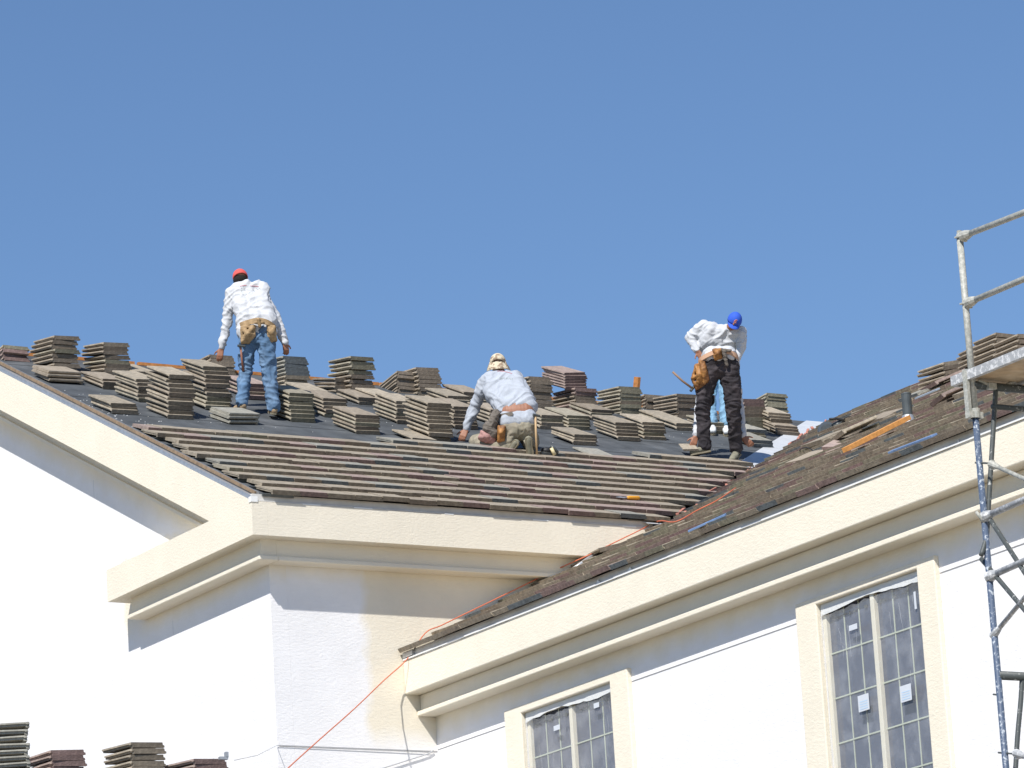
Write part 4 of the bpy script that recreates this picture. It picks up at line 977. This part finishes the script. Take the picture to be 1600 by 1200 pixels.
for i in range(14):
    x_ = 780+i*1.55; y_ = 591.5-1.2*math.sin(i/13*3.14)-(.3 if i < 6 else 0)
    lt += [([(x_, y_), (x_+.1, y_+2.0)], .0022)]
    if i % 3: lt += [([(x_, y_), (x_+.9, y_)], .0022)]
    if i % 2: lt += [([(x_, y_+2), (x_+.9, y_+2)], .0022)]
marks(man2, sh2, lt, b, M_PG, 'grey_print')

# ---- bent man in charcoal trousers, back to the camera, hands on the roof
fl = roofA(1102, 708, .07); fr = roofA(1151, 714, .07); b = dep((fl+fr)/2)
hL, hR = J(1108, 572, b+.02), J(1139, 570, b); kL, kR = J(1098, 640, b-.03), J(1146, 640, b-.03); aL, aR = fl+V((0, 0, .08)), fr+V((0, 0, .08))
bk = J(1124, 556, b+.05); ch = J(1124, 572, b+.48); hd = J(1106, 622, b+.60)
sL, sR = J(1102, 590, b+.52), J(1148, 590, b+.50); eL, eR = J(1093, 632, b+.36), J(1155, 632, b+.36); wL, wR = J(1087, 683, b+.10), J(1161, 684, b+.12)
m = MB(); limb(m, [(bk, .08), (ch, .085), (J(1110, 600, b+.58), .055), (hd+UPV*.02, .05)]); limb(m, [(ch, .07), (sL, .05), (eL, .045), (wL, .028)]); limb(m, [(ch, .07), (sR, .05), (eR, .045), (wR, .028)])
limb(m, [(hL, .08), (kL, .05), (aL, .03)]); limb(m, [(hR, .08), (kR, .05), (aR, .03)])
head(m, hd, -UPV*.8+FH*.4, -FH*.5-UPV*.6); hand(m, wL, J(1082, 698, b+.02)-wL, FH-RH*.2, 1, .7, 1.1); hand(m, wR, J(1176, 697, b+.05)-wR, FH+RH*.2, -1, .8, 1.1)
man3 = person('person', m, 'man bent double in charcoal trousers, hands down on the roof', (fl+fr)/2)
m = MB()
for q in (-.45, 0, .45): m.cap(bk+RH*.20*q+UPV*.012, .118, ch+RH*.3*q, .12)
m.cap(J(1109, 558, b-.045), .078, J(1139, 556, b-.05), .078)
limb(m, [(ch-RH*.1, .08), (sL, .07), (eL, .054), (wL+(eL-wL)*.06, .044)]); limb(m, [(ch+RH*.1, .08), (sR, .07), (eR, .054), (wR+(eR-wR)*.06, .044)])
remesh(m, 'shirt', M_SHIRT, .011, man3, folds=.012, fscale=.1, seed=15)
m = MB(); m.cap(J(1107, 577, b-.0), .125, J(1139, 574, b-.0), .125); m.cap(J(1114, 566, b-.01), .115, J(1133, 564, b-.01), .115)
limb(m, [(J(1107, 585, b), .128), (J(1101, 612, b-.02), .11), (kL, .090), (aL+UPV*.02, .078)]); limb(m, [(J(1139, 583, b), .128), (J(1144, 612, b-.02), .11), (kR, .090), (aR+UPV*.02, .078)])
remesh(m, 'trousers', M_CHAR, .011, man3, folds=.015, fscale=.09, seed=19)
for a_, dr in ((aL, RH*-.95-FH*.1), (aR, -FH*.8-RH*.35)):
    a_ = a_-UPV*.02; tt = a_+dr*.17-NA*.0; tt.z = zA(tt.y)+.07
    m = MB(); boot(m, a_, tt, UPV); bt = remesh(m, 'boot', M_BOOTG, .008, man3, smooth=3); m = MB(); sole(m, a_, tt, UPV); m.build('sole', M_SOLE, bt)
m = MB(); m.ball(hd+UPV*.03*-1, (.085, .09, .085), nu=16, nv=10); m.build('hair', M_HAIR, man3, smooth=True)
bl = belt([J(1092, 566, b+.12), J(1095, 562, b-.05), J(1106, 555, b-.13), J(1122, 549, b-.15), J(1138, 550, b-.13), J(1150, 556, b-.06), J(1153, 561, b+.1)], M_BELTP, man3, .055)
pouch([(1113, 545), (1127, 544), (1128, 560), (1117, 563)], b-.15, .05, M_LBRN, bl, sd=6, back=.04)
m = MB(); m.cap(J(1131, 549, b-.17), .026, J(1136, 570, b-.16), .022); m.cap(J(1128, 546, b-.17), .02, J(1141, 548, b-.15), .02); remesh(m, 'leather_holder', M_LGRY, .007, bl, folds=.006, fscale=.04)
pouch([(1086, 566), (1098, 562), (1107, 592), (1100, 606), (1088, 612), (1079, 592)], b-.10, .06, M_LBRN, bl, sd=8)
pouch([(1093, 560), (1100, 562), (1108, 596), (1101, 604), (1096, 585)], b-.15, .03, M_LBRN, bl, sd=12, back=.03)
m = MB(); m.tube([J(1051, 581, b-.10), J(1066, 595, b-.10), J(1082, 607, b-.09)], .014, 8); hmr = thing_mesh(m, 'hammer', mat('brown_wood_handle', (.27, .17, .11), .6), 'hammer sticking out of the bent man brown pouch', 'hammer', smooth=True)
m = MB(); m.tube([J(1079, 611, b-.1), J(1086, 602, b-.06)], .018, 8); m.build('head', M_DKMET, hmr)
p = roofA(1068, 704, .07); put_tile(Matrix.Translation(p) @ Matrix.Rotation(math.radians(-20), 4, 'Z') @ Matrix.Rotation(math.atan(TP)+.06, 4, 'X') @ Matrix.Scale(.55, 4), 'tan', 'small cut tile held under the bent man left hand')

# ---- man with the blue cap, facing the camera, leaning over
b3 = b
p4 = roofA(1128, 668, .05); b = dep(p4)-.05
hd = J(1148, 502, b-.22); nk = J(1138, 514, b-.12); ch = J(1122, 528, b-.03); bk = J(1124, 565, b+.12)
sL, sR = J(1098, 511, b-.02), J(1157, 519, b-.12); eL, eR = J(1078, 528, b+.02), J(1159, 543, b-.12); wL, wR = J(1090, 549, b-.12), J(1150, 562, b-.16)
hL, hR = J(1110, 582, b+.10), J(1136, 582, b+.10); kL, kR = J(1108, 622, b-.03), J(1134, 622, b-.03); aL, aR = roofA(1112, 662, .13), roofA(1134, 664, .13)
m = MB(); limb(m, [(bk, .08), (ch, .085), (nk, .055), (hd-UPV*.03, .05)]); limb(m, [(ch, .07), (sL, .05), (eL, .045), (wL, .028)]); limb(m, [(ch, .07), (sR, .05), (eR, .045), (wR, .028)])
limb(m, [(hL, .08), (kL, .05), (aL, .03)]); limb(m, [(hR, .08), (kR, .05), (aR, .03)])
hu = UPV*.80-FH*.45+RH*.22; hf = -FH*.75-UPV*.62-RH*.22
head(m, hd, hu, hf); hand(m, wL, J(1098, 562, b-.16)-wL, -FH-RH*.3, -1, .5); hand(m, wR, J(1143, 576, b-.2)-wR, -FH, 1, .5)
man4 = person('person', m, 'man in blue cap and white shirt facing the camera, looking down', p4)
eyes(hd, hu, hf, man4)
m = MB()
for q in (-.5, 0, .5): m.cap(J(1126, 519, b-.07)+RH*.26*q-UPV*.02*q, .092, ch+RH*.26*q+UPV*-.03, .13); m.cap(ch+RH*.26*q, .13, bk+RH*.24*q, .12)
limb(m, [(J(1112, 514, b-.05), .09), (sL, .086), (eL, .070), (wL+(eL-wL)*.08, .045)]); limb(m, [(J(1144, 519, b-.1), .085), (sR, .075), (eR, .062), (wR+(eR-wR)*.06, .043)]); m.cap(nk, .062, J(1130, 520, b-.08), .09)
sh4 = remesh(m, 'shirt', M_SHIRT, .011, man4, folds=.014, fscale=.11, seed=23)
m = MB(); m.cap(hL, .11, hR, .11); limb(m, [(hL, .115), (kL, .085), (aL+UPV*.03, .075)]); limb(m, [(hR, .115), (kR, .085), (aR+UPV*.03, .075)])
remesh(m, 'trousers', mat('light_denim', (.20, .36, .50), .9, var=.25, vscale=6), .011, man4, folds=.012, fscale=.08, seed=25)
for a_ in (aL, aR):
    a_ = a_-UPV*.03; tt = a_-FH*.17; tt.z = zA(tt.y)+.075
    m = MB(); boot(m, a_, tt, UPV); bt = remesh(m, 'shoe', mat('white_shoe', (.6, .62, .62), .7), .008, man4, smooth=3); m = MB(); sole(m, a_, tt, UPV); m.build('sole', M_SOLE, bt)
cu = UPV*.66-FH*.62+RH*.30; cf = -FH*.62-UPV*.75-RH*.12
m = MB(); dome(m, hd+UPV*.012, cu, cf, r=(.092, .108, .11), low=-.12); cp = solid(m.build('cap', M_BLUE, man4, smooth=True))
m = MB(); brim(m, hd+UPV*.012-V(cu).normalized()*.015, cu, cf, L=.075, drop=.35); m.build('brim', M_BLUE, cp, smooth=True)
m = MB(); ec = hd+V(cu).normalized()*.065+V(cf).normalized()*.088; e1 = RH; e2 = V(cu).normalized()
arc = [ec+(e1*math.cos(t_)+(e2*.8-V(cf).normalized()*.5).normalized()*math.sin(t_))*.020 for t_ in [i*.5+.7 for i in range(10)]]
m.tube([p_+V(cf).normalized()*.012 for p_ in arc], .0055, 6); m.ball(ec+V(cf).normalized()*.012, .008)
m.build('cap_emblem', mat('orange_embroidery', (.55, .20, .12), .8), cp)
m = MB(); m.ball(hd-V(hf).normalized()*.02-V(hu).normalized()*.02, (.080, .080, .07), nu=16, nv=10); m.build('hair', M_HAIR, man4, smooth=True)
bpy.context.view_layer.update()
marks(man4, sh4, [([(1143, 534.8), (1148, 535.4), (1153, 534.8), (1159, 534.4)], .003), ([(1149, 535.5), (1148.5, 545)], .002), ([(1127, 523), (1128, 534), (1130, 544)], .003)], b, mat('shirt_seam', (.30, .31, .33), .9), 'pocket_seam')
# purple water jug seen between the legs
p = roofA(1112, 659, .02); m = MB(); m.tube([p, p+UPV*.02, p+UPV*.12, p+UPV*.15, p+UPV*.19], .05, 16, rs=[.05, .058, .058, .03, .026]); jg = thing_mesh(m, 'water_bottle', mat('purple_plastic', (.13, .06, .42), .4), 'purple bottle standing on the felt between the bent man legs', 'bottle', smooth=True, loc=p)
m = MB(); m.tube([p+UPV*.06, p+UPV*.075], .0592, 16); m.build('label_band', M_SPLAT, jg)

# ------------------------------------------------------------------ scaffold
M_SPB = bpy.data.materials.new('splattered_blue_paint'); M_SPB.use_nodes = True
N = M_SPB.node_tree.nodes; Lk = M_SPB.node_tree.links; pp = N['Principled BSDF']; g0 = N.new('ShaderNodeNewGeometry')
def splat(mtl, base, over, sc, lo, hi, rough=.55):
    N = mtl.node_tree.nodes; Lk = mtl.node_tree.links; pp = N['Principled BSDF']; g0 = N.new('ShaderNodeNewGeometry')
    nz = N.new('ShaderNodeTexNoise'); nz.inputs['Scale'].default_value = sc; nz.inputs['Detail'].default_value = 7; nz.inputs['Roughness'].default_value = .7; Lk.new(g0.outputs['Position'], nz.inputs[0])
    mr = N.new('ShaderNodeMapRange'); mr.inputs[1].default_value = lo; mr.inputs[2].default_value = hi; Lk.new(nz.outputs[0], mr.inputs[0])
    mx = N.new('ShaderNodeMix'); mx.data_type = 'RGBA'; Lk.new(mr.outputs[0], mx.inputs[0]); mx.inputs[6].default_value = (*base, 1); mx.inputs[7].default_value = (*over, 1)
    Lk.new(mx.outputs[2], pp.inputs['Base Color']); pp.inputs['Roughness'].default_value = rough; return mtl
splat(M_SPB, (.065, .095, .155), (.42, .46, .50), 34, .54, .62)
def newm(n): x_ = bpy.data.materials.new(n); x_.use_nodes = True; return x_
M_SPG = splat(newm('splattered_grey_steel'), (.36, .37, .38), (.65, .65, .65), 24, .5, .58)
M_SPD = splat(newm('dark_weathered_steel'), (.07, .08, .08), (.40, .41, .40), 26, .58, .64)
M_SPW = splat(newm('galvanised_guard_rail'), (.33, .335, .30), (.50, .49, .44), 30, .45, .6, .5)
M_PLY = mat('weathered_plywood', (.42, .30, .18), .85, var=.25, vscale=4, col2=(.50, .39, .26))
DS = 36.6
top = at(1498, 366, DS)
SX, SY = at(1524, 650, DS).x, at(1524, 650, DS).y
def sv(px, py): # point on the vertical post plane (x = SX)
    return onpl(px, py, (1, 0, 0), SX)
def sy(px, py): return onpl(px, py, (0, 1, 0), SY)
zt_ = sy(1498, 366).z; zj = sy(1515, 600).z; zc = sy(1521, 648).z; z2 = sy(1556, 1055).z
sc_ = tag(empty('scaffold', (SX, SY, GZ)), 'tall steel scaffold tower with plank deck cut off at the right edge', 'scaffold')
m = MB(); m.tube([(SX, SY, zc), (SX, SY, zt_)], .028, 14); m.build('guard_post', M_SPW, sc_, smooth=True)
m = MB(); m.tube([(SX, SY, GZ), (SX, SY, zc+.01)], .027, 14); m.build('leg', M_SPB, sc_, smooth=True)
m = MB(); m.box((SX-.075, SY-.02, zc-.02), (SX-.045, SY+.03, zj+.12)); m.build('guard_bracket', M_SPW, sc_)
m = MB(); m.tube([(SX, SY, zc-.03), (SX, SY, zc+.05)], .042, 14); m.box((SX-.08, SY-.03, zc-.03), (SX+.06, SY+.03, zc+.02)); m.build('coupling', M_SPW, sc_)
m = MB(); m.tube([(SX, SY, zt_-.02), (SX, SY, zt_+.03)], .022, 10); m.build('post_cap', M_SPW, sc_)
def sbar(a, c_, r_, name, mt, ext=2.2, hub=True):
    A_ = sv(*a) if not isinstance(a, V) else a; B_ = sv(*c_); d = (B_-A_).normalized(); m_ = MB(); m_.tube([A_, A_+d*ext], r_, 12); o_ = m_.build(name, mt, sc_, smooth=True)
    if hub:
        m_ = MB(); m_.tube([A_-d*.01, A_+d*.05, A_+d*.11], r_*1.5, 10, rs=[r_*1.75, r_*1.6, r_*1.05]); m_.box((-.012, -.012, -.045), (.03, .012, .03), M=Matrix.Translation(A_)); m_.build('rail_clip', mt, o_)
        if name == 'guard_rail': m_ = MB(); m_.tube([A_-V((.02, 0, 0)), A_+V((-.04, .06, .0))], .009, 6); m_.build('lock_pin', mt, o_)
    return o_
sbar((1505, 369), (1600, 332), .026, 'guard_rail', M_SPW)
sbar((1513, 473), (1600, 436), .026, 'guard_rail', M_SPW)
sbar((1538, 808), (1600, 781), .028, 'side_brace', M_SPG)
sbar((1546, 901), (1600, 877), .028, 'side_brace', M_SPG)
sbar((1552, 993), (1600, 935), .020, 'diagonal_brace', M_SPG)
sbar((1549, 725), (1600, 748), .018, 'diagonal_brace', M_SPW)
sbar((1548, 813), (1600, 893), .020, 'diagonal_brace', M_SPD, hub=False)
sbar((1533, 873), (1600, 952), .020, 'diagonal_brace', M_SPD, hub=False)
sbar((1588, 1177), (1612, 1186), .020, 'diagonal_brace', M_SPG)
for a_, b_ in (((1524, 723), (1550, 724)), ((1560, 1176), (1588, 1178)), ((1552, 1085), (1562, 1086))): m = MB(); m.tube([sv(*a_), sv(*b_)], .008, 6); m.build('brace_pin', M_SPD, sc_)
# end frame ledgers run towards the wall (x direction), outside the picture they meet the inner leg
FWD_ = 1.5
for (zz, r_) in ((zj-.005, .034), (z2, .036), (sy(1540, 634).z, .022)):
    m = MB(); x0 = SX if r_ > .03 else SX+.18
    m.tube([(x0, SY, zz), (SX+FWD_, SY, zz)], r_, 12); m.build('ledger', M_SPD, sc_, smooth=True)
m = MB(); m.tube([(SX+FWD_, SY, GZ), (SX+FWD_, SY, zj+.1)], .029, 12); m.build('leg', M_SPB, sc_, smooth=True)
# arched inner legs of the two frames
for (pts_,) in (([(1556, 606), (1554, 640), (1548, 735), (1544, 800), (1541, 840), (1533, 868)],), ([(1597, 1060), (1595, 1095), (1590, 1150), (1586, 1210), (1580, 1240)],)):
    m = MB(); m.tube(smooth_pts([sy(*q_) for q_ in pts_], 4), .021, 12); m.build('frame_arch', M_SPD, sc_, smooth=True)
m = MB(); m.tube([sy(1524, 800)+V((0, -.01, 0)), sy(1541, 822)+V((0, -.01, 0))], .014, 8); m.tube([sy(1566, 606), sy(1600, 588)], .018, 8); m.build('knee_brace', M_SPW, sc_, smooth=True)
# far legs of the tower along y (outside the picture, for completeness)
m = MB(); m.tube([(SX, SY-2.2, GZ), (SX, SY-2.2, zt_)], .029, 12); m.build('leg', M_SPB, sc_, smooth=True)
# deck plank
pz = zj+.05; yl = onpl(1484, 611, (1, 0, 0), SX-.09).y
m = MB(); m.box((SX-.02, SY-2.6, pz), (SX+.46, yl, pz+.02)); dk = m.build('deck_plank', M_PLY, sc_)
m = MB(); m.box((SX-.065, SY-2.6, pz-.02), (SX-.0205, yl+.01, pz+.06)); m.box((SX+.4605, SY-2.6, pz-.02), (SX+.50, yl+.01, pz+.06)); m.box((SX-.02, yl+.001, pz-.02), (SX+.46, yl+.03, pz+.06)); m.build('metal_edge', M_SPG, dk)
m = MB(); m.box((SX+.52, SY-2.6, pz), (SX+.96, yl-.1, pz+.02)); dk = m.build('deck_plank', M_PLY, sc_)
m = MB(); m.tube([(SX+.15, SY-.05, pz-.06), (SX+.05, SY-.02, pz-.02)], .012, 6); m.box((SX+.12, SY-.06, pz-.09), (SX+.2, SY-.02, pz-.04)); m.build('deck_hook', M_SPW, dk)
